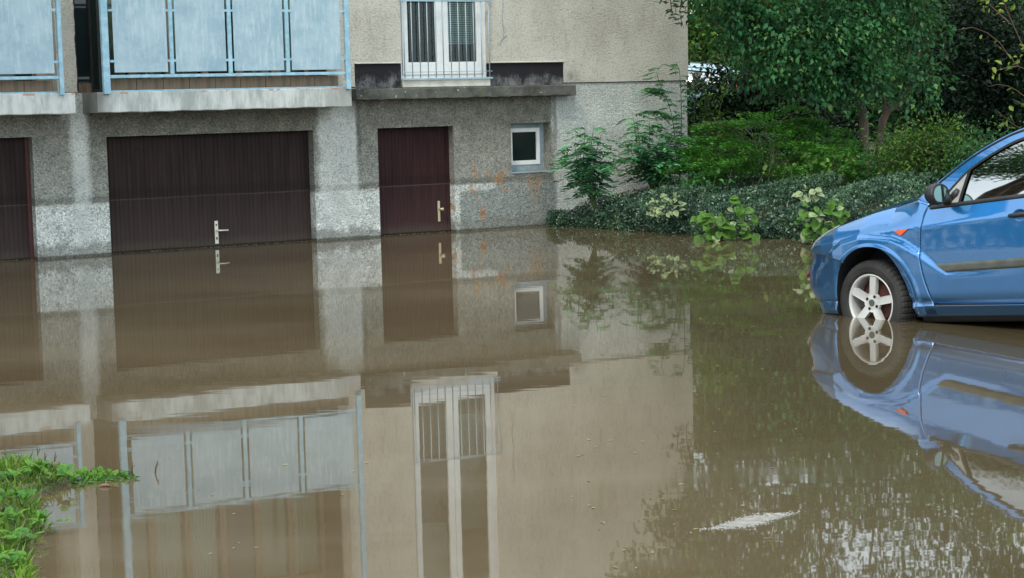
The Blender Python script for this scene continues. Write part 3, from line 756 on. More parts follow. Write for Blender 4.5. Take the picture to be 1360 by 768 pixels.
    for dd, hx in ((doors, -1.19), (rdoors, -2.02)):
        for q in (0, 1):
            sg = -1 if q else 1; hz = waist(hx)-.002
            b = B(); b.grid([[(hx-.075+.055*r_*math.cos(t), sg*(side(hx-.075, hz)[1]+.002-.010*(1-r_)), hz+.040*r_*math.sin(t)) for r_ in (0.01, .5, .85, 1.)] for t in np.linspace(0, 2*math.pi, 25)])
            b.go('handle_cup', paintm, dd[q], True)
            y0 = side(hx, hz)[1]
            b = B(); b.tube([(hx+.004, sg*(y0+.006), hz-.004), (hx-.01, sg*(y0+.022), hz-.003), (hx-.05, sg*(y0+.034), hz), (hx-.12, sg*(y0+.034), hz+.004), (hx-.17, sg*(y0+.020), hz+.008), (hx-.18, sg*(y0+.004), hz+.008)], [.006, .014, .016, .016, .014, .006], 10)
            b.go('door_handle', 'black_plastic', dd[q], True)
    # bonnet, windscreen, roof, hatch
    H3 = [side(p[0], p[1]) for p in HOODE]; Hm = [(p[0], -p[1], p[2]) for p in H3]
    fr = smoothcurve([H3[0], (.50, .50, .800), (.62, .25, .762), (.65, 0, .752)], 16); fr = np.vstack([fr, (fr*[1, -1, 1])[::-1][1:]])
    re = smoothcurve([H3[-1], (-.33, .50, 1.030), (-.26, .25, 1.038), (-.24, 0, 1.040)], 16); re = np.vstack([re, (re*[1, -1, 1])[::-1][1:]])
    G = coons(fr, Hm, re, H3, 40, 24)
    for i in range(40):
        for j in range(24):
            u, v = i/39, j/23; G[i, j, 2] += .050*(math.sin(math.pi*u)**.8)*(math.sin(math.pi*v)**.7)
    b = B(); b.grid(G.tolist()); b.go('bonnet', paintm, car, True)
    Rm = [(p[0], -p[1], p[2]) for p in R3]; kA = 36
    kA = int(np.argmin(np.abs(ROOF[:, 0]+1.12)))
    tpw = smoothcurve([R3[kA], (-1.04, .35, 1.452), (-1.00, 0, 1.462)], 12); tpw = np.vstack([tpw, (tpw*[1, -1, 1])[::-1][1:]])
    G = coons(re, Rm[:kA+1], tpw, R3[:kA+1], 30, 20)
    for i in range(30):
        for j in range(20): G[i, j, 0] += .05*math.sin(math.pi*i/29)*math.sin(math.pi*j/19); G[i, j, 2] += .02*math.sin(math.pi*i/29)*math.sin(math.pi*j/19)
    b = B(); b.grid(G.tolist()); b.go('windscreen', 'car_glass', car, True)
    kB = int(np.argmin(np.abs(ROOF[:, 0]+3.0)))
    bk = smoothcurve([R3[kB], (-3.12, .35, 1.40), (-3.15, 0, 1.41)], 12); bk = np.vstack([bk, (bk*[1, -1, 1])[::-1][1:]])
    G = coons(tpw, Rm[kA:kB+1], bk, R3[kA:kB+1], 24, 24)
    for i in range(24):
        for j in range(24): G[i, j, 2] += .035*math.sin(math.pi*i/23)*math.sin(math.pi*j/23)**.5
    b = B(); b.grid(G.tolist()); b.go('roof', paintm, car, True)
    ht = np.array([(-3.20, .66, 1.02), (-3.34, .35, 1.02), (-3.37, 0, 1.02)]); ht = np.vstack([ht, (ht*[1, -1, 1])[::-1][1:]])
    b = B(); b.grid(coons(ht, [ht[-1], Rm[-1], Rm[kB]], bk, [ht[0], R3[-1], R3[kB]], 20, 12).tolist()); b.go('rear_window', 'car_glass', car, True)
    lo = np.array([(-3.24, .72, .66), (-3.36, .35, .62), (-3.39, 0, .62)]); lo = np.vstack([lo, (lo*[1, -1, 1])[::-1][1:]])
    b = B(); b.grid(coons(lo, [lo[-1], ht[-1]], ht, [lo[0], ht[0]], 20, 10).tolist()); b.go('tailgate', paintm, car, True)
    both('tail_light', [[(side(x, z)[0]-.004, side(x, z, .006)[1], z) for z in np.linspace(1.02, 1.26, 5)] for x in (-3.02, -3.08, -3.14, -3.18)], 'lamp_red')
    both('tail_light', [[(-3.21-.03*t, .70-.10*t, z) for t in (0, 1)] for z in (.80, .9, 1.0, 1.1, 1.2)], 'lamp_red', rim=False)
    P = []
    for z in (.22, .30, .45, .60, .67):
        P.append([(-2.98, side(-2.98, z)[1]*1., z)]+[(x, y+(0), z) for x, y in ((-3.15, .74), (-3.32, .60), (-3.40, .30), (-3.42, 0), (-3.40, -.30), (-3.32, -.60), (-3.15, -.74))]+[(-2.98, -side(-2.98, z)[1], z)])
    b = B(); b.grid(P); b.go('rear_bumper', paintm, car, True)
    # front bumper, lip, lights
    PL = [(.30, .835), (.40, .812), (.50, .780), (.60, .728), (.67, .668), (.725, .590), (.762, .480), (.785, .30), (.800, .10), (.803, 0)]
    PLc = smoothcurve(PL, 34)
    def bump_row(z, zt, e=0):
        dx = ip(z, [.17, .205, .300, .405, .55, .62, .67], [-.165, -.135, -.085, 0, .004, -.035, -.085]); row = []
        xa = float(np.interp(z, ARCHF[:k0+1, 1], ARCHF[:k0+1, 0]))
        for k, (x, y) in enumerate(PLc):
            t = k/33; X_ = xa+(x-.30)*((.803-xa)/.503); X_ += dx*min(1, max(0, (X_-.30)/.42)); y_ = y
            s_ = sstep(.0, .30, (t)); ys = side(X_, z)[1]; y_ = ys*(1-s_)+y*s_ if X_ < .62 else y
            zz_ = z if zt is None else zt(t)
            row.append((X_, y_+e, zz_))
        return row+[(p[0], -p[1], p[2]) for p in row[::-1][1:]]
    rows = [bump_row(z, None) for z in (.225, .26, .300, .310, .3145, .3185, .33, .38, .42, .47, .52, .565)]
    rows.append(bump_row(.60, None)); rows.append(bump_row(.60, lambda t: ip(t, [0, .07, .19, .29, .45, .7, 1], [.604, .636, .660, .667, .657, .642, .632])))
    rows[-1] = [(p[0]-.008*(abs(p[1]) < .8), p[1], p[2]) for p in rows[-1]]
    for k in (4,): rows[k] = [(p[0]-.006, p[1]*(1-.006), p[2]) for p in rows[k]]
    b = B(); b.grid(rows); b.go('front_bumper', paintm, car, True)
    b = B(); b.grid([[(p[0]-.012, p[1]*.985, p[2]) for p in bump_row(z, None)] for z in (.17, .195, .223)]); b.go('bumper_lip', 'black_plastic', car, True)
    for s_ in (1, -1):
        b = B(); b.box(.690, .765, .0, .01, .46, .525); 
        P = [[(x-.30+.30, y_, z) for z in (.455, .48, .505, .53)] for x, y_ in ((.700, .640), (.735, .600), (.764, .53), (.779, .45))]
        P = [[(p[0]+.006*(0 < j < 3), s_*(p[1]+.010*(0 < j < 3)), p[2]) for j, p in enumerate(r_)] for r_ in P]
        b = B(); b.grid(P); b.go('bumper_light', 'lamp_orange', car, True)
    hb = np.array([(.585, .695, .668), (.69, .60, .655), (.74, .46, .650)]); h_t = np.array([(.285, .742, .850), (.44, .62, .822), (.53, .46, .798)])
    G = coons(hb, [hb[-1], h_t[-1]], h_t, smoothcurve([hb[0], (.515, .735, .735), (.40, .750, .800), h_t[0]], 8), 12, 12)
    for i in range(12):
        for j in range(12): G[i, j] += np.array([.02, .012, .02])*math.sin(math.pi*i/11)**.5*math.sin(math.pi*j/11)**.5
    both('headlight', G.tolist(), 'headlamp', rim=False)
    cc = smoothcurve([(.600, .703, .667), (.520, .747, .738), (.405, .764, .804), (.285, .752, .856)], 24)
    both('headlight_edge', [[tuple(p+np.array([.003, .000, .002])), tuple(p+np.array([.012, -.012, .008])), tuple(p+np.array([.006, -.024, -.004]))] for p in cc], 'headlamp', rim=False)
    nb = np.array([(.74, .46, .650), (.775, .2, .635), (.78, 0, .632)]); nb = np.vstack([nb, (nb*[1, -1, 1])[::-1][1:]])
    ntp = np.array([(.53, .46, .798), (.62, .25, .764), (.65, 0, .754)]); ntp = np.vstack([ntp, (ntp*[1, -1, 1])[::-1][1:]])
    b = B(); b.grid(coons(nb, [nb[-1], ntp[-1]], ntp, [nb[0], ntp[0]], 16, 6).tolist()); b.go('nose_panel', paintm, car, True)
    b = B(); b.grid([[(.775-.10*(v*.5+.5)+.012, .30*math.cos(t)*r_, .69+.035*math.sin(t)*r_) for r_, v in ((.05, 0), (1, 0))] for t in np.linspace(0, 2*math.pi, 25)]); b.go('grille', 'black_plastic', car)
    TR = [(-.252, .803), (-.376, .812), (-.312, .766)]
    for s_ in (1, -1):
        b = B(); V = [side(x, z, .0) for x, z in TR]+[side(x*.96+sum(t[0] for t in TR)/3*.04, z*.9+sum(t[1] for t in TR)/3*.1, .011) for x, z in TR]
        b.add([(p[0], s_*p[1], p[2]) for p in V], [(3, 4, 5), (0, 1, 4, 3), (1, 2, 5, 4), (2, 0, 3, 5)]); b.go('side_indicator', 'lamp_orange', car)
    # wing mirrors
    for s_ in (1, -1):
        mc = Vector((-.705, s_*.935, 1.040)); b = B(); P = []
        for i in range(17):
            t = i/16*math.pi*.5; r_ = math.sin(t)**.6; P.append([(mc.x+.085*math.cos(t), mc.y+s_*.103*r_*math.cos(a), mc.z+.074*r_*math.sin(a)*(1+.12*math.cos(a))) for a in np.linspace(0, 2*math.pi, 33)])
        P.append([(mc.x-.016, mc.y+s_*.098*math.cos(a), mc.z+.070*math.sin(a)*(1+.12*math.cos(a))) for a in np.linspace(0, 2*math.pi, 33)])
        P.append([(mc.x-.014, mc.y+s_*.082*math.cos(a), mc.z+.057*math.sin(a)*(1+.12*math.cos(a))) for a in np.linspace(0, 2*math.pi, 33)])
        P.append([(mc.x-.004, mc.y, mc.z)]*33)
        b.grid(P); mir = b.go('wing_mirror', 'black_plastic', car, True)
        b = B(); b.grid([[(mc.x-.0145-.002*(1-r_), mc.y+s_*.080*r_*math.cos(a), mc.z+.055*r_*math.sin(a)*(1+.12*math.cos(a))) for r_ in (0.01, .6, 1)] for a in np.linspace(0, 2*math.pi, 33)]); b.go('mirror_glass', 'mirror', mir, True)
        b = B(); b.tube([(-.67, s_*.775, .985), (-.69, s_*.83, 1.0), (-.70, s_*.88, 1.015)], [.045, .038, .036], 10); b.go('mirror_arm', 'black_plastic', mir, True)
        b = B(); b.tube([(-.69, s_*.785, .975), (-.74, s_*.79, 1.03), (-.76, s_*.785, 1.06)], [.028, .030, .018], 8); b.go('mirror_foot', 'black_plastic', mir, True)
    # wheel houses, floor, cabin
    for pts in (ARCHF, ARCHR):
        both('wheel_house', [[side(p[0], p[1], -.002), (p[0], .70, p[1]), (p[0]*1.0, .55, p[1])] for p in pts], 'seam_black', rim=False)
        cx = pts[:, 0].mean()
        for s_ in (1, -1):
            b = B(); b.add([(p[0], s_*.551, p[1]) for p in pts], [tuple(range(len(pts)))]); b.go('wheel_house', 'seam_black', car)
    b = B(); b.box(-2.2, -.46, -.74, .74, .17, .40); b.box(-3.2, -2.2, -.55, .55, .2, .8); b.box(-.46, .45, -.54, .54, .2, .70); b.go('underbody', 'seam_black', car)
    b = B(); P = []
    for x, z in ((-.30, .93), (-.50, .985), (-.72, 1.00), (-.86, .975), (-.92, .90), (-.93, .6)): P.append([(x, y, z+.055*math.exp(-((y-.36)/.17)**2)*(x < -.4)) for y in np.linspace(-.70, .70, 29)])
    b.grid(P); b.go('dashboard', 'black_plastic', car, True)
    b = B(); b.tube([(-1.02+.05*math.sin(t), .36+.185*math.cos(t), .92+.175*math.sin(t)) for t in np.linspace(0, 2*math.pi, 25)], .014, 8); b.tube([(-1.02, .36, .92), (-.9, .36, .88)], .04, 8); b.go('steering_wheel', 'black_plastic', car, True)
    for y in (.36, -.36):
        b = B(); b.box(-1.75, -1.25, y-.24, y+.24, .40, .58, .06); b.box(-1.86, -1.70, y-.23, y+.23, .5, 1.12, .07); b.box(-1.86, -1.77, y-.12, y+.12, 1.14, 1.30, .04); b.go('seat', 'seat_cloth', car)
    b = B(); b.box(-2.6, -2.2, -.6, .6, .40, .6, .06); b.box(-2.75, -2.6, -.6, .6, .5, 1.1, .06); b.go('rear_seat', 'seat_cloth', car)
    # wheels
    tyre = B(); pr = [(.205, .0), (.222, -.012), (.26, -.016), (.285, -.006), (.298, .012)]
    prof_t = [(.200, .012), (.206, .001), (.222, -.009), (.258, -.013), (.283, -.004), (.297, .014), (.3035, .040), (.3035, .06), (.298, .062), (.298, .068), (.3035, .07), (.3045, .095), (.3035, .118), (.298, .12), (.298, .126), (.3035, .128), (.3035, .150), (.297, .176), (.283, .192), (.24, .196), (.20, .19)]
    n = 180; V = []
    for k in range(n):
        t = 2*math.pi*k/n
        for r_, o in prof_t:
            if k % 4 == 0 and r_ > .284: r_ -= .0065
            V.append((r_*math.cos(t), o, r_*math.sin(t)))
    m_ = len(prof_t); tyre.add(V, [(k*m_+i, ((k+1) % n)*m_+i, ((k+1) % n)*m_+i+1, k*m_+i+1) for k in range(n) for i in range(m_-1)])
    tyre = mesh('tyre', tyre.v, tyre.f, 'rubber', False)
    rim = B(); rim.lathe([(.192, .17), (.186, .05), (.186, .016), (.190, .006), (.197, -.001), (.205, .001), (.2075, .006), (.204, .014)], 72)
    # five-spoked star face
    def star(t, r0):
        a = (t-math.radians(80)) % (2*math.pi/5); a = min(a, 2*math.pi/5-a)
        hw = .030
        r_ = hw/max(1e-4, math.sin(a)) if a > 1e-3 else 9
        return min(r_, .187) if a < .40 else min(.187, max(.076, .030/math.sin(a)))
    nn_ = 250; F_ = []
    ring = []
    for k in range(nn_):
        t = 2*math.pi*k/nn_; a = (t-math.radians(80)) % (2*math.pi/5); a = min(a, 2*math.pi/5-a)
        r_ = min(.189, .0285/max(1e-4, math.sin(a))); r_ = max(r_, .066+.010*a); ring.append((t, r_))
    for dy, sc in ((.040, 1.0), (.012, 1.0), (.006, .955)):
        F_.append([(r_*sc*math.cos(t) if r_ < .18 else r_*math.cos(t), dy + (.014*(1-r_/.19) if dy < .03 else 0), r_*sc*math.sin(t) if r_ < .18 else r_*math.sin(t)) for t, r_ in ring])
    F_.append([(.055*math.cos(t), .018, .055*math.sin(t)) for t, r_ in ring]); F_.append([(.024*math.cos(t), .016, .024*math.sin(t)) for t, r_ in ring]); F_.append([(0, .016, 0)]*nn_)
    F_ = [r_+[r_[0]] for r_ in F_]; rim.grid(F_); rim = mesh('rim', rim.v, rim.f, 'rim_silver', True)
    rim.polygons.foreach_set('use_smooth', [i < 72*7 for i in range(len(rim.polygons))])
    hubc = B()
    for k in range(4):
        t = math.radians(57+90*k); hubc.tube([(.050*math.cos(t), .020, .050*math.sin(t)), (.050*math.cos(t), .0125, .050*math.sin(t))], .0105, 14)
    hubc = mesh('bolt_hole', hubc.v, hubc.f, 'seam_black')
    cap = B(); cap.tube([(0, .02, 0), (0, .009, 0), (0, .0075, 0)], [.0235, .0235, .019], 20); cap = mesh('centre_cap', cap.v, cap.f, 'moulding_grey')
    dsk = B(); dsk.lathe([(.02, .075), (.115, .075), (.135, .078), (.137, .10), (.183, .12)], 40); dsk = mesh('brake_disc', dsk.v, dsk.f, 'brake_rust')
    cal = B(); cal.box(-.16, -.07, .052, .11, -.05, .06, .02); cal = mesh('brake_caliper', cal.v, cal.f, 'rim_dark')
    for wx_, sy, st_ in ((0, 1, steer), (0, -1, steer), (-2.615, 1, 0), (-2.615, -1, 0)):
        w = empty('wheel', (wx_, sy*(.838 if wx_ == 0 else .835), .30), (0, 0, st_+(math.pi if sy > 0 else 0))); w.parent = car
        for nm, me in (('tyre', tyre), ('rim', rim), ('bolt_hole', hubc), ('centre_cap', cap), ('brake_disc', dsk), ('brake_caliper', cal)): link(nm, me, w)
    return car
m = M('mirror'); m.set(color=(.30, .52, .52), metal=1., rough=.06); MAT['mirror'] = m.mat
mid = HUB+WI*.85
base = Vector((mid[0], mid[1], .116)) - (Matrix.Rotation(HD, 3, 'Z')@Matrix.Rotation(PITCH, 3, 'Y'))@Vector((0, 0, .30))
make_car('hatchback', 'blue_paint', 'dirty blue hatchback standing with its front wheel in the flood water', base, HD, PITCH, R(-5))
make_car('parked_car', 'white_paint', 'pale parked car half hidden behind the house corner and shrubs', (1.02, 33.5, .62), R(180-12), 0, 0)

# ------------------------------------------------------------ plants
def at(u, v, D):
    d = cam_dir(u-680, v-384); return Vector((0, 0, EYE))+d*(D/d.y)
def gpt(u, v, h=0):
    d = cam_dir(u-680, v-384); return Vector((0, 0, EYE))+d*((h-EYE)/d.z)
def A(p): return np.array(p, float)
def limb(b, p0, p1, r0, r1, sag=.1, n=7, k=6):
    p0, p1 = A(p0), A(p1); L = np.linalg.norm(p1-p0); w = rng.normal(size=3)*L*.07
    pts = [p0+(p1-p0)*t+w*math.sin(math.pi*t)+A((0, 0, sag*L*math.sin(math.pi*t))) for t in np.linspace(0, 1, n)]
    b.tube(pts, [r0+(r1-r0)*t for t in np.linspace(0, 1, n)], k); return pts
def tree(name, label, cat, base, trunks, blobs, leaf, size, per=60, spread=.16, density=1., group=None, asp=.5, trunk_r=.07, flat=.7, zb=-.3, twig=True, kind=None, six=False):
    """trunks: lists of points (first at the base); blobs: (centre, radii, number of clumps)"""
    base = Vector(base); t = empty(name, base, label=label, cat=cat, group=group); O = A(base)
    tb = B(); tips = []
    for pts, r_ in trunks:
        pts = [A(p)-O for p in pts]; tb.tube(smoothcurve(pts, max(4, 3*len(pts))), np.linspace(r_, r_*.5, max(4, 3*len(pts))), 9); tips += [(p, r_*.55) for p in pts[len(pts)//2:]]
    tb.go('trunk', 'bark', t, True)
    cs = []; lb = B()
    for c, rad, n in blobs:
        c = A(c)-O; rad = A(rad); n = int(n*density)
        p = rng.normal(size=(n, 3)); p /= np.linalg.norm(p, axis=1, keepdims=True); p *= rng.random((n, 1))**.45
        pc = c+p*rad; cs.append(pc)
        if twig:
            q = min(tips, key=lambda a: np.linalg.norm(a[0]-c))
            ls = limb(lb, q[0], c, q[1]*.7, q[1]*.3, .08)
            for k in range(0, n, max(1, n//14)): limb(lb, ls[rng.integers(2, 7)], pc[k], q[1]*.28, .004, .05, 5, 4)
    if lb.v: lb.go('branches', 'bark', t, True)
    cs = np.vstack(cs); c, d, nr, ln = clump_leaves(cs, per, spread, size, flat, zb)
    bulk_leaves('crown', c, d, nr, ln, ln*asp, leaf, t, six=six)
    return t

def loose(name, label, base, stems, leaf, size, n, cat='shrub', r=.009, sp=.05, up_=.3):
    t = empty(name, base, label=label, cat=cat); O = A(base); b = B(); c = []
    for pts in stems:
        P = smoothcurve([A(p)-O for p in pts], 16); b.tube(P, np.linspace(r, r*.3, 16), 5)
        for i in range(n):
            q = P[int((.25+.75*rng.random())*15)]; c.append(q+rng.normal(size=3)*sp)
    b.go('stems', 'stem_brown' if leaf == 'leaf_yellow' else 'stem_green', t, True); c = A(c); d = rdir(len(c), up_)
    ln = size*(.6+.8*rng.random(len(c))); bulk_leaves('foliage', c, d, rdir(len(c), 1.4, .5), ln, ln*.6, leaf, t, six=True); return t
# maple with two thin trunks
b0 = A(at(1147, 240, 23.8)); b0[2] = .35; D0 = 23.8
tr1 = [b0, at(1148, 190, D0), at(1146, 150, D0), at(1130, 100, D0-.2), at(1105, 40, D0-.5), at(1080, -60, D0-.9)]
b1 = A(at(1166, 242, D0)); b1[2] = .35
tr2 = [b1, at(1168, 205, D0), at(1172, 165, D0), at(1178, 148, D0), at(1200, 132, D0), at(1214, 100, D0), at(1222, 20, D0), at(1235, -90, D0)]
tr3 = [at(1174, 160, D0), at(1174, 120, D0), at(1168, 60, D0), at(1165, -60, D0), at(1150, -200, D0)]
bl = []
for u, v, D, ru, rv, rd, n in ((985, 10, 22.8, 48, 42, .5, 34), (1040, 50, 22.9, 55, 60, .6, 56), (1095, 40, 23, 60, 80, .6, 60), (1160, 10, 23.2, 60, 70, .6, 50), (1215, 40, 23.4, 35, 70, .5, 32), (1075, 105, 23.1, 45, 28, .3, 16), (1010, 85, 22.9, 35, 25, .4, 9), (1120, 90, 23.2, 40, 36, .4, 18), (945, -40, 22.4, 30, 30, .5, 12), (1310, -120, 23, 60, 70, .8, 36), (1350, -230, 22.5, 90, 70, .9, 60), (1290, -330, 22.5, 90, 60, .9, 44),
                              (940, -60, 22.5, 50, 60, .6, 26), (1010, -80, 22.6, 90, 70, .8, 36), (1110, -100, 22.8, 90, 80, .9, 52), (1220, -100, 23, 90, 90, .9, 52), (1150, 112, 23.2, 30, 26, .3, 12), (1226, 108, 23.4, 22, 26, .3, 9), (905, -105, 22.2, 50, 40, .5, 26), (862, -180, 22.0, 60, 32, .5, 34), (850, -255, 22.0, 60, 36, .5, 30), (920, -170, 22.2, 50, 50, .6, 30), (1020, -170, 22.5, 80, 50, .8, 40), (960, -190, 22.3, 80, 60, .8, 26), (1080, -230, 22.5, 110, 60, 1, 52), (1220, -230, 22.8, 100, 70, 1, 56), (1000, -310, 22.4, 100, 50, 1, 34), (1150, -340, 22.5, 120, 60, 1, 48), (925, -12, 22.9, 14, 14, .2, 3)):
    k = D/2490; bl.append((at(u, v, D), (ru*k, rd, rv*k), n))
tree('maple_tree', 'leafy green tree with two slim trunks rising from the garden bed', 'tree', b0, [(tr1, .068), (tr2, .058), (tr3, .03)], bl, 'leaf_maple', .070, per=50, spread=.135, asp=.60, zb=-.6, flat=.95)
# juniper
jc = A(at(1018, 190, 23.6)); t = empty('juniper_shrub', (jc[0], jc[1], .45), label='wide bright green juniper with layered sprays beside the tree trunks', cat='shrub')
cs, ds = [], []; jb = B()
for i in range(120):
    a = rng.random()*2*math.pi; r_ = .25+.75*rng.random()**.6; h = rng.random(); top = .62+.45*(1-r_)
    p = A((math.cos(a)*r_*1.12, math.sin(a)*r_*.9, .08+h*(.30+.75*(1-r_**2.2)+.12*math.sin(a*3))))
    d = A((math.cos(a), math.sin(a), .12)); L = .34+.2*rng.random(); tip = p+d*L*.5-A((0, 0, .06)); st = p-d*min(.7, r_)*.8-A((0, 0, .2))
    if i % 3 == 0: limb(jb, st, tip, .014, .004, .12, 5, 4)
    m_ = 330; tt = rng.random(m_)**.8; sdv = A((-d[1], d[0], 0)); w = (1-tt*.75)*.19*rng.normal(size=m_)
    c = p+np.outer(tt-.45, d)*L+np.outer(w, sdv)+np.outer(-.10*tt*tt+rng.normal(size=m_)*.018, (0, 0, 1)); cs.append(c)
    ds.append(d+np.outer(np.sign(w)*.6, sdv)+rdir(m_)*.45+A((0, 0, .25)))
cs, ds = np.vstack(cs), np.vstack(ds); ln = .035+.03*rng.random(len(cs))
jb.go('branches', 'bark', t, True); bulk_leaves('foliage', cs, ds, rdir(len(cs), 1.5, .4), ln, ln*.34, 'leaf_juniper', t)
b = B(); b.tube([(0, 0, -.25), (0.05, .03, .0), (.1, .0, .5)], [.06, .05, .03], 8); b.go('trunk', 'bark', t, True)
# dark evergreen on the right, shaded
def shrub(name, label, u, v, D, hu, vtop, n, leaf, size, per, spread, asp=.5, cat='shrub', rd=.8, gz=.5, zb=-.1, group=None, flat=.8, cols=3):
    base = A(at(u, v, D)); base[2] = gz-.1; k = D/2490; ztop = at(u, vtop, D).z; bl = []
    for i in range(cols):
        f = (i+.5)/cols*2-1; zt = (ztop-gz)*(1-.35*abs(f)**2)*(.85+.3*rng.random())
        bl.append(((base[0]+f*hu*k*.7, base[1]+rng.normal()*.15, gz+zt*.5), (hu*k*1.25/cols+.15, rd, zt*.5), n//cols))
    tr = [([base, base+A((.03, 0, .3*(ztop-gz))), base+A((.0, 0, .7*(ztop-gz)))], .03+.02*(ztop-gz))]
    return tree(name, label, cat, base, tr, bl, leaf, size, per=per, spread=spread, asp=asp, zb=zb, group=group, flat=flat)
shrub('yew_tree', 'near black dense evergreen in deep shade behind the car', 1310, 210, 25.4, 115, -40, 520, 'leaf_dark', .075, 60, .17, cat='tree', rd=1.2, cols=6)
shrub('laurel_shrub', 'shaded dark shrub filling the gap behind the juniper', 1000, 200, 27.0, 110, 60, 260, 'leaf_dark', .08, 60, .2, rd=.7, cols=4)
shrub('hazel_shrub', 'olive green undergrowth bush right of the tree trunks', 1235, 240, 22.0, 60, 158, 110, 'leaf_far', .045, 70, .13, asp=.55, rd=.6, gz=.45, cols=4)
shrub('spirea_shrub', 'small mixed bush at the foot of the two trunks', 1190, 240, 22.6, 40, 190, 50, 'leaf_maple', .04, 60, .12, rd=.4, gz=.42)
shrub('box_shrub', 'dark low bush rising just behind the car roof', 1320, 235, 21.5, 60, 178, 90, 'leaf_maple', .04, 60, .14, rd=.5, gz=.5)
shrub('lilac_shrub', 'sunlit yellow green bush above the pale parked car', 965, 150, 36.5, 60, 50, 160, 'leaf_bright', .06, 60, .17, rd=.6, gz=.55)
shrub('privet_shrub', 'loose green bush between the house corner and the juniper', 940, 215, 25.8, 36, 152, 60, 'leaf_far', .05, 50, .15, rd=.35, gz=.5)
for i, (nm, lb_, u, D, hu, vt, n, lf) in enumerate((('ash_tree', 'far green tree filling the gap beside the house corner', 960, 37, 110, -40, 520, 'leaf_far'), ('lime_tree', 'far tree standing behind the maple crown', 1120, 39, 95, -75, 480, 'leaf_maple'),
        ('oak_tree', 'far tree above the near black evergreen', 1300, 36, 120, -70, 560, 'leaf_maple'))):
    shrub(nm, lb_, u, 170, D, hu, vt, n, lf, .12, 50, .33, cat='tree', rd=1.3, gz=.5, cols=5, group=None)
shrub('elm_tree', 'thin crowned far tree seen through the gap at the trunks', 1190, 170, 43, 70, -40, 150, 'leaf_far', .11, 40, .35, cat='tree', rd=1.2, cols=4)
loose('bindweed_twigs', 'tangle of thin leafy twigs before the pale parked car', A((*at(930, 180, 25.6)[:2], .5)), [[at(912+i*7, 190, 25.6), at(914+i*7+rng.normal()*8, 150, 25.6), at(918+i*7+rng.normal()*12, 95+30*rng.random(), 25.6)] for i in range(8)], 'leaf_far', .055, 26, r=.006, sp=.06)
# tall thin crowns further back that break up the sky in the water
for u, D, vt, hu, lf, lb_ in ((985, 45, -150, 70, 'leaf_far', 'tall loose tree far behind the pale parked car'), (1180, 47, -260, 110, 'leaf_maple', 'tall loose tree far behind the maple crown, seen only in the water'), (1400, 42, -280, 130, 'leaf_far', 'tall loose tree behind the car at the right edge, seen only in the water'), (1060, 46, -190, 120, 'leaf_far', 'tall loose tree far behind, mirrored with sky gaps'), (1290, 44, -230, 130, 'leaf_maple', 'tall loose tree far behind the evergreen, mirrored beside the car'), (1500, 40, -250, 130, 'leaf_far', 'tall tree beyond the right edge behind the car')):
    base = A(at(u, 160, D)); base[2] = .4; k = D/2490
    bl = [((base[0]+rng.normal()*hu*k*.45, base[1]+rng.normal()*.6, at(u, vv, D).z), (hu*k*.5, .9, 34*k), 30) for vv in np.linspace(-20, vt, 9)]
    tree('poplar_tree', lb_, 'tree', base, [([base, base+A((.1, 0, 3)), base+A((0, 0, at(u, vt, D).z-1))], .16)], bl, 'leaf_far' if lf == 'leaf_far' else 'leaf_maple', .21, per=26, spread=.36)
# pinnate-leaved young elders at the wall
def pinnate(name, label, base, stems, leaf, n_leaf, L, ll, cat='shrub', stem='stem_green', r=.008):
    t = empty(name, base, label=label, cat=cat); O = A(base); b = B(); C_, D_, N_, LN = [], [], [], []
    for pts in stems:
        P = smoothcurve([A(p)-O for p in pts], 14); b.tube(P, np.linspace(r, r*.35, 14), 5)
        for i in range(n_leaf):
            tt = .25+.75*(i+.5*rng.random())/n_leaf; f_ = tt*13; k_ = min(12, int(f_)); p = P[k_]+(P[k_+1]-P[k_])*(f_-k_); a = rng.random()*2*math.pi
            d = A((math.cos(a), math.sin(a)*.9, .35)); d /= np.linalg.norm(d); Ls = L*(.7+.5*rng.random()); q = []
            for k in range(7): s_ = k/6; q.append(p+d*Ls*s_+A((0, 0, -Ls*.55*s_*s_)))
            b.tube(q, .0022, 3)
            sdv = np.cross(d, (0, 0, 1)); sdv /= np.linalg.norm(sdv)
            for k in range(2, 7):
                for s_ in ((1, -1) if k < 6 else (0,)):
                    dd = sdv*s_+d*(.45 if s_ else 1)+A((0, 0, -.35)); C_.append(q[k]); D_.append(dd+rng.normal(size=3)*.12); N_.append(A((0, 0, 1))+rng.normal(size=3)*.25); LN.append(ll*(.75+.5*rng.random()))
    b.go('stems', stem, t, True); LN = A(LN); bulk_leaves('foliage', A(C_), A(D_), A(N_), LN, LN*.38, leaf, t, six=True)
    return t
e0 = A(at(790, 262, 23.2)); e0[2] = .2
pinnate('elder_shrub', 'young elder with drooping leaflets against the pale wall, left one', e0, [[e0, at(780+dx*.5, 225, 23.1), at(785+dx, vt, 23.0+.2*rng.normal())] for dx, vt in ((-22, 190), (-8, 168), (4, 166), (14, 178), (26, 196), (-28, 212), (-14, 205), (6, 212), (20, 225), (0, 190))], 'leaf_elder', 13, .25, .090)
e1 = A(at(872, 258, 23.9)); e1[2] = .3
pinnate('elder_shrub', 'spreading elder at the house corner, wider than its left neighbour', e1, [[e1, at(865+dx*.5, 215, 23.8), at(868+dx, vt, 23.6+.25*rng.normal())] for dx, vt in ((-38, 190), (-22, 165), (-5, 158), (12, 165), (28, 180), (40, 205), (-32, 212), (-14, 215), (20, 220), (34, 232), (-28, 150), (5, 195))], 'leaf_elder', 16, .27, .088)
e2 = A(at(902, 235, 24.3)); e2[2] = .35
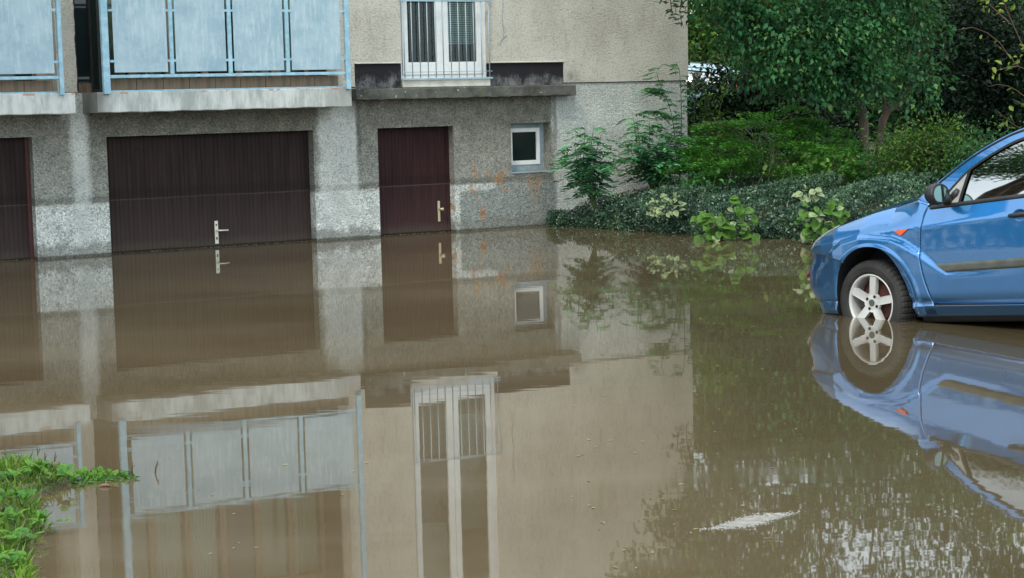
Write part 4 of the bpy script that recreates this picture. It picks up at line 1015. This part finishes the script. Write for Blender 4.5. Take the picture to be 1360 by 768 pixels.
pinnate('climbing_vine', 'thin climber reaching up the house corner above the plinth', e2, [[e2, at(895, 170, 24.2), at(885, 130, 24.1), at(872, 100, 24.0), at(880, 84, 24.0)], [e2, at(905, 160, 24.1), at(903, 100, 24.0), at(898, 82, 24.0)], [at(890, 165, 24.2), at(874, 150, 24.1), at(862, 148, 24)], [at(885, 130, 24.1), at(868, 118, 24), at(860, 120, 24)]], 'leaf_elder', 24, .14, .066, cat='vine')
w0 = at(945, -60, 22.6)
pinnate('hanging_twig', 'leafy twig hanging at the upper house corner', w0, [[w0, at(910, -20, 22.8), at(882, 2, 23), at(868, 2, 23)], [at(910, -20, 22.8), at(903, 15, 23), at(908, 38, 23)], [at(890, -4, 23), at(893, 20, 23), at(897, 24, 23)]], 'leaf_maple', 6, .05, .065, cat='twig', stem='bark')
# yellowish arching branches at the right edge
y0 = A(at(1420, 215, 19.0)); y0[2] = .45
loose('rose_shrub', 'arching yellow green twigs entering over the car from the right edge', y0, [[y0, at(1400, 120, 19), at(1352, 88, 19), at(1322, 51, 19), at(1290, 36, 19), at(1272, 40, 19)], [at(1385, 110, 19), at(1358, 60, 19), at(1340, 20, 19), at(1325, -20, 19)], [at(1352, 88, 19), at(1330, 92, 19), at(1318, 96, 19)],
    [y0, at(1385, 160, 19), at(1350, 120, 19), at(1322, 112, 19), at(1312, 115, 19)], [y0, at(1380, 190, 19), at(1345, 165, 19), at(1325, 148, 19)], [at(1340, 30, 19), at(1318, 10, 19), at(1300, -5, 19)], [at(1400, 120, 19), at(1375, 40, 19), at(1355, -10, 19)], [at(1385, 160, 19), at(1360, 140, 19), at(1345, 132, 19)]], 'leaf_yellow', .062, 15, sp=.045)
# creeping hedge along the water
def hedge():
    seg = np.diff(HEDGE, axis=0); L = np.hypot(*seg.T); cum = np.r_[0, np.cumsum(L)]; N = 105000
    s_ = .45+rng.random(N)*(cum[6]-.45); x = np.interp(s_, cum, HEDGE[:, 0]); y = np.interp(s_, cum, HEDGE[:, 1])
    i = np.clip(np.searchsorted(cum, s_)-1, 0, len(seg)-1); n = np.stack([-seg[i, 1], seg[i, 0]], 1)/L[i][:, None]
    n *= np.sign((n*A((1, 1))).sum(1))[:, None]
    ff = rng.random(N) < .34; c = np.where(ff, -.06+.12*rng.random(N), rng.random(N)**1.2*2.3)
    lump = .09*np.sin(x*5.1+y*2)+.08*np.sin(x*2.3-y*3.7)+.06*np.sin(x*11+y*9)+.05*np.sin(x*17-y*13)
    c = c+.07*np.sin(s_*4.3)+.05*np.sin(s_*9.1)
    px, py = x+n[:, 0]*c, y+n[:, 1]*c
    hgt = (.17+.12*sstep(1, 3.5, s_)+lump*.8)
    g = ground_z(px, py); top = np.maximum(g, .0)+np.where(c > .05, .05+hgt*sstep(-.08, .25, c)*.9, hgt)
    z = np.where(ff, rng.random(N)*hgt, top-.10*rng.random(N)**1.5)
    lim = (fpt(0, -.04)-Vector((px[0], py[0], 0)))
    dwall = (px-FB.x)*NN.x+(py-FB.y)*NN.y; sw = (px-FB.x)*T.x+(py-FB.y)*T.y
    ok = (dwall < -.03) | (sw > XR+.05)
    P = np.stack([px, py, z], 1)[ok]; m_ = len(P)
    t = bulk_leaves('groundcover_hedge', P, rdir(m_, .4), rdir(m_, 1.2, .7)+A((-.3, -.6, 0)), .020+.040*rng.random(m_)**1.6, .012+.020*rng.random(m_)**1.6, 'leaf_hedge', None)
    tag(t, 'low small leaved grey green creeping hedge along the water edge', 'hedge', kind='stuff')
hedge()
N = 42000; x = 1.5+rng.random(N)*13; y = 14+rng.random(N)*18; hd = hedge_d(x, y); ok = (hd > 1.7) & (hd < 9) & (((x-FB.x)*T.x+(y-FB.y)*T.y > XR+.1)); x, y = x[ok], y[ok]; n = len(x)
bulk_leaves('undergrowth', np.stack([x, y, ground_z(x, y)+.30*rng.random(n)**1.5*(.5+.5*np.sin(x*3+y*2)**2)], 1), rdir(n, .8), rdir(n, 1, .6), .05+.05*rng.random(n), .03+.03*rng.random(n), 'leaf_far', None, label='low green undergrowth covering the garden bed', cat='undergrowth', kind='stuff')
# broad-leaved plants hanging over the hedge: every leaf a part
def leaf_mesh(nm, mat, pts, fold=.10, curl=.25, stalk=0):
    V, Fc = [], []; n = len(pts)
    for a, w in pts: V += [(a, -w, fold*w*2-curl*a*a), (a, 0, -curl*a*a), (a, w, fold*w*2-curl*a*a)]
    for i in range(n-1):
        for k in (0, 1): Fc.append((i*3+k, (i+1)*3+k, (i+1)*3+k+1, i*3+k+1))
    return mesh(nm, V, Fc, mat, True)
OV = [(0, .02), (.12, .22), (.3, .36), (.5, .38), (.75, .25), (.93, .09), (1, .01)]
LANC = [(0, .02), (.2, .09), (.45, .15), (.7, .12), (.9, .05), (1, .005)]
def place_leaf(nm, me, par, p, d, n_, s):
    d = Vector(d).normalized(); n_ = Vector(n_); y = n_.cross(d).normalized(); z = d.cross(y)
    o = link(nm, me, par); o.matrix_local = Matrix(((d.x*s, y.x*s, z.x*s, p[0]), (d.y*s, y.y*s, z.y*s, p[1]), (d.z*s, y.z*s, z.z*s, p[2]), (0, 0, 0, 1)))
for nm, lb_, u, v, D, w, h, mat, n, s in (('bramble_plant', 'whitish green small plant on the hedge below the house corner', 882, 284, 21.7, .20, .30, 'leaf_pale', 46, .075),
        ('ivy_plant', 'bright broad leaved plant trailing into the water from the hedge', 962, 312, 20.75, .34, .50, 'leaf_bramble', 62, .125),
        ('dock_plant', 'pale broad leaved plant left of the car bonnet', 1092, 312, 19.9, .27, .56, 'leaf_bramble', 56, .115), ('nettle_plant', 'pale leafed sprig standing on the hedge above the bonnet', 1075, 262, 20.2, .12, .16, 'leaf_pale', 18, .085)):
    base = A(at(u, v, D)); base[2] = .03 if v > 290 else base[2]; t = empty(nm, base, label=lb_, cat='plant')
    me = leaf_mesh('leaf', mat, OV); me2 = leaf_mesh('leaf', 'leaf_pale', OV) if nm != 'bramble_plant' else me; sb = B()
    for i in range(n):
        a = rng.random()*2*math.pi; r_ = rng.random()**.5; x_, y_ = math.cos(a)*r_*w, -abs(math.sin(a))*r_*.22-.05; z_ = h*rng.random()*(1-.45*r_)
        if i % 6 == 0: sb.tube([(0, .15, 0), (x_*.6, y_*.3, z_*.8), (x_, y_, z_)], .004, 4)
        place_leaf('leaf', me2 if i % 6 == 5 else me, t, (x_, y_, z_), (x_*1.5+rng.normal()*.4, -.55+rng.normal()*.3, rng.normal()*.35-.1), (rng.normal()*.3, -.8+rng.normal()*.2, 1+rng.normal()*.2), s*(.6+.7*rng.random()))
    sb.go('stems', 'stem_green', t)
loose('hedge_sprigs', 'light green sprigs standing up from the hedge before the trunks', A((*at(1045, 240, 21.8)[:2], .55)), [[at(1010+i*13+rng.normal()*4, 245, 21.6), at(1012+i*13+rng.normal()*6, 225, 21.6), at(1014+i*13+rng.normal()*9, 200+12*rng.random(), 21.6)] for i in range(9)], 'leaf_bramble', .06, 13, cat='plant', r=.005)
loose('hedge_sprigs', 'small green sprigs on the hedge below the spreading elder', A((*at(920, 255, 22.6)[:2], .4)), [[at(885+i*16+rng.normal()*4, 262, 22.4), at(887+i*16+rng.normal()*6, 245, 22.4), at(888+i*16+rng.normal()*9, 225+8*rng.random(), 22.4)] for i in range(6)], 'leaf_maple', .055, 12, cat='plant', r=.005)
# grassy bank
def in_poly(px, py, P):
    c = np.zeros(px.shape, bool); j = len(P)-1
    for i in range(len(P)):
        xi, yi = P[i]; xj, yj = P[j]; c ^= ((yi > py) != (yj > py)) & (px < (xj-xi)*(py-yi)/(yj-yi+1e-12)+xi); j = i
    return c
N = 80000; px = -4.2+rng.random(N)*3.0; py = 4.8+rng.random(N)*4.6; k_ = in_poly(px, py, BANKP); px, py = px[k_], py[k_]; n = len(px)
bd = rng.random(n); pz = ground_z(px, py)
d = rdir(n, 1.0, .7); ln = (.025+.05*rng.random(n)**1.3); bulk_leaves('grass', np.stack([px, py, pz-.005], 1), d, rdir(n), ln, ln*.11+.002, 'grass_blade', None, fold=.1, curl=.3, label='short bright grass on the bank at the lower left', cat='grass', kind='stuff')
me_a, me_b, me_c = leaf_mesh('leaf', 'leaf_weed', OV, curl=.35), leaf_mesh('leaf', 'leaf_weed_dark', OV, curl=.3), leaf_mesh('leaf', 'leaf_weed', LANC, curl=.45)
WD = ((12, 640, 'pale leafed weed near the left edge of the bank'), (48, 632, 'weed clump at the back shoulder of the bank'), (85, 640, 'weed at the root of the leafy spit'), (22, 668, 'dark leafed weed in the middle of the bank'), (55, 700, 'long leafed weed drooping over the water'), (30, 725, 'bright weed low on the bank'), (8, 700, 'weed by the left edge above the lowest one'), (15, 755, 'large bright weed in the bottom left corner'))
for i, (u, v, lb_) in enumerate(WD):
    p = gpt(u, v, .03); t = empty('weed_plant', p, label=lb_, cat='weed')
    for k in range(20):
        a = 2*math.pi*(k*.382+.1*rng.random()); el = .4+1.3*rng.random(); me = (me_a, me_c, me_b)[int(rng.integers(3))] if i not in (3,) else me_b
        place_leaf('leaf', me, t, (.03*rng.normal(), .03*rng.normal(), .01+.03*rng.random()), (math.cos(a), math.sin(a), el), (-math.cos(a)*.6, -math.sin(a)*.6-.3, 1), (.022+.028*rng.random())*(1.5 if me is me_c else 1))
t = empty('clover_spit', gpt(128, 634), label='thin line of small round leaves reaching into the water', cat='plant')
O = A(gpt(128, 634))
for i in range(70):
    tt = rng.random(); p = A(gpt(88+78*tt, 638-7*tt+rng.normal()*(2.5-1.2*tt), .003))-O
    place_leaf('leaf', me_a if rng.random() < .8 else me_b, t, (p[0], p[1], .0+.03*rng.random()*(1-tt*.4)), (rng.normal(), rng.normal()*.5, .9+rng.random()), (rng.normal()*.3, -1, .6), .014+.020*rng.random())
O = A(gpt(128, 634)); cc = A([A(gpt(90+90*a, 640-8*a+rng.normal()*3, .004))-O for a in rng.random(260)]); bulk_leaves('floating_bits', cc, rdir(260, .1, .2), rdir(260, 3, .3), .015+.02*rng.random(260), .006+.008*rng.random(260), 'leaf_weed_dark', t, kind='stuff')
for u, v, hgt, lb_ in ((52, 612, .075, 'tallest dead stalk behind the grassy bank'), (60, 615, .05, 'short dead stalk just right of the tallest one'), (72, 618, .06, 'dead stalk between the tallest one and the leafy spit'), (205, 628, .055, 'farthest right dead stalk, alone in the water'), (175, 629, .05, 'dead stalk at the tip of the leafy spit'), (8, 611, .05, 'dead stalk at the left edge behind the grass'), (118, 634, .045, 'brown stalk in the middle of the leafy spit')):
    p = gpt(u, v); b = B(); lx = .008*rng.normal(); b.tube([(0, 0, -.03), (lx*.5, 0, hgt*.5), (lx, 0, hgt)], [.004, .0035, .002], 5)
    b.tube([(lx*.5, 0, hgt*.5), (lx*.5+.008, 0, hgt*.62), (lx*.5+.010, 0, hgt*.8)], .0018, 4)
    b.go('dead_stalk', 'stem_brown', None, True, label=lb_, cat='stalk', group='dead stalks in the water by the bank').location = p
# things floating
p = gpt(140, 646, .003); b = B(); b.tube([(-.028, 0, .001), (-.012, .004, .004), (.008, .003, .005), (.026, -.002, .001)], [.003, .008, .007, .002], 6); b.go('litter', 'litter_pink', None, True, label='pinkish scrap floating under the leafy spit', cat='litter').location = p
b = B(); V, Fc = [], []
for i in range(1700):
    t_ = rng.normal()*.38; u = 998+t_*60*1.0; v = 692-t_*9*1.2+rng.normal()*4.2*(1-min(.8, abs(t_)*.8)); q = gpt(u, v, .002); s_ = .002+.0048*rng.random(); n0 = len(b.v)
    a = rng.random()*6.28; b.add([(q.x+s_*math.cos(a+k*1.2566)*(.6+.6*rng.random()), q.y+s_*math.sin(a+k*1.2566)*(.6+.6*rng.random()), .0015) for k in range(5)]+[(q.x, q.y, .003+s_*.3)], [(k, (k+1) % 5, 5) for k in range(5)])
b.go('foam', 'foam', None, label='whitish foam patch floating in the foreground', cat='foam', kind='stuff')
p = gpt(1022, 716); b = B(); b.tube([(0, 0, .002), (.010, 0, .02), (.014, 0, .046)], [.0022, .002, .0015], 5); b.tube([(-.022, 0, .004), (.0, 0, .003), (.008, .0, .004)], .0018, 5); b.go('straw', 'straw', None, True, label='broken yellow straw poking out of the water', cat='straw').location = p
b = B()
for u, v in [(965+rng.normal()*60, 430+rng.normal()*6) for _ in range(46)]+[(rng.uniform(760, 1060), rng.uniform(425, 760)) for _ in range(70)]+[(rng.uniform(250, 520), rng.uniform(600, 740)) for _ in range(16)]+[(658, 470), (800, 471), (780, 473)]:
    q = gpt(u, v); s_ = .004+.012*rng.random(); a = rng.random()*3.1; b.add([(q.x+s_*math.cos(a), q.y+s_*math.sin(a), .002), (q.x+s_*.4*math.cos(a+1.6), q.y+s_*.4*math.sin(a+1.6), .004), (q.x-s_*math.cos(a), q.y-s_*math.sin(a), .002), (q.x-s_*.4*math.cos(a+1.6), q.y-s_*.4*math.sin(a+1.6), .003)], [(0, 1, 2, 3)])
for _ in range(260):
    s0 = rng.uniform(-6.6, .66); q = fpt(s0, -.005-.05*rng.random()**2, .0)
    if G1[0]+.01 < s0 < G1[1]-.01 or s0 < G0[1] or DR[0] < s0 < DR[1]: q = q+NN*.12
    s_ = .004+.010*rng.random(); a = YAW+rng.normal()*.4; b.add([(q.x+s_*math.cos(a), q.y+s_*math.sin(a), .0015), (q.x+s_*.4*math.cos(a+1.6), q.y+s_*.4*math.sin(a+1.6), .005), (q.x-s_*math.cos(a), q.y-s_*math.sin(a), .0015), (q.x-s_*.4*math.cos(a+1.6), q.y-s_*.4*math.sin(a+1.6), .003)], [(0, 1, 2, 3)])
b.go('floating_specks', 'straw', None, label='tiny leaf specks scattered on the water', cat='debris', kind='stuff')
# pale house glimpsed between the trunks, and a big tree left of the yard (mirrored in the car window)
hp = empty('distant_house', (12.6, 52, .4), (0, 0, .2), label='pale house glimpsed through the leaves between the trunks', cat='house')
b = B(); b.box(-3.4, 3.4, 0, 6, 0, 3.0); b.go('wall', 'far_wall', hp)
b = B(); b.add([(-3.7, -.3, 3.0), (3.7, -.3, 3.0), (3.7, 6.3, 3.0), (-3.7, 6.3, 3.0), (-3.7, 3, 4.6), (3.7, 3, 4.6)], [(0, 1, 5, 4), (2, 3, 4, 5), (0, 4, 3), (1, 2, 5), (0, 3, 2, 1)]); b.go('roof', 'roof_sheet', hp)
for x in (-2.3, 0, 2.0):
    b = B(); frame_box(b, x-.5, x+.5, .9, 2.2, -.03, .05, .07); w = b.go('window', 'window_white', hp); b = B(); b.box(x-.43, x+.43, .0-.01, .01-.005, .97, 2.13); b.go('pane', 'window_glass', w)
yb = A((-11.5, 11.8, .1))
tree('yard_tree', 'big spreading tree left of the yard, seen only mirrored in the car window', 'tree', yb, [([yb, yb+A((.3, 0, 3)), yb+A((1.2, .2, 6.5)), yb+A((2.6, .4, 9))], .28), ([yb+A((.3, 0, 3)), yb+A((2.6, .5, 6.5)), yb+A((5, .8, 8.5))], .16)],
     [((-6.0, 11.5, 7.9), (1.3, 4.5, 1.5), 260), ((-8.5, 11.5, 9.2), (1.5, 4.5, 1.6), 300), ((-11.0, 11.5, 10.8), (1.6, 4.5, 1.7), 260), ((-8, 11.5, 11.5), (3, 4, 1.4), 180)], 'leaf_maple', .12, per=44, spread=.30)
# dark hedge far to the left, mirrored in the car's flank
hb_ = A((-24, 9, -.2))
tree('boundary_hedge', 'long dark hedge left of the yard, seen only mirrored in the car paint', 'hedge', hb_, [([hb_, hb_+A((0, 0, 1.2)), hb_+A((0, .1, 2.2))], .1)], [((-24, y_, 1.9), (1.0, 2.0, 1.7), 46) for y_ in range(-8, 15, 3)], 'leaf_dark', .22, per=40, spread=.45)
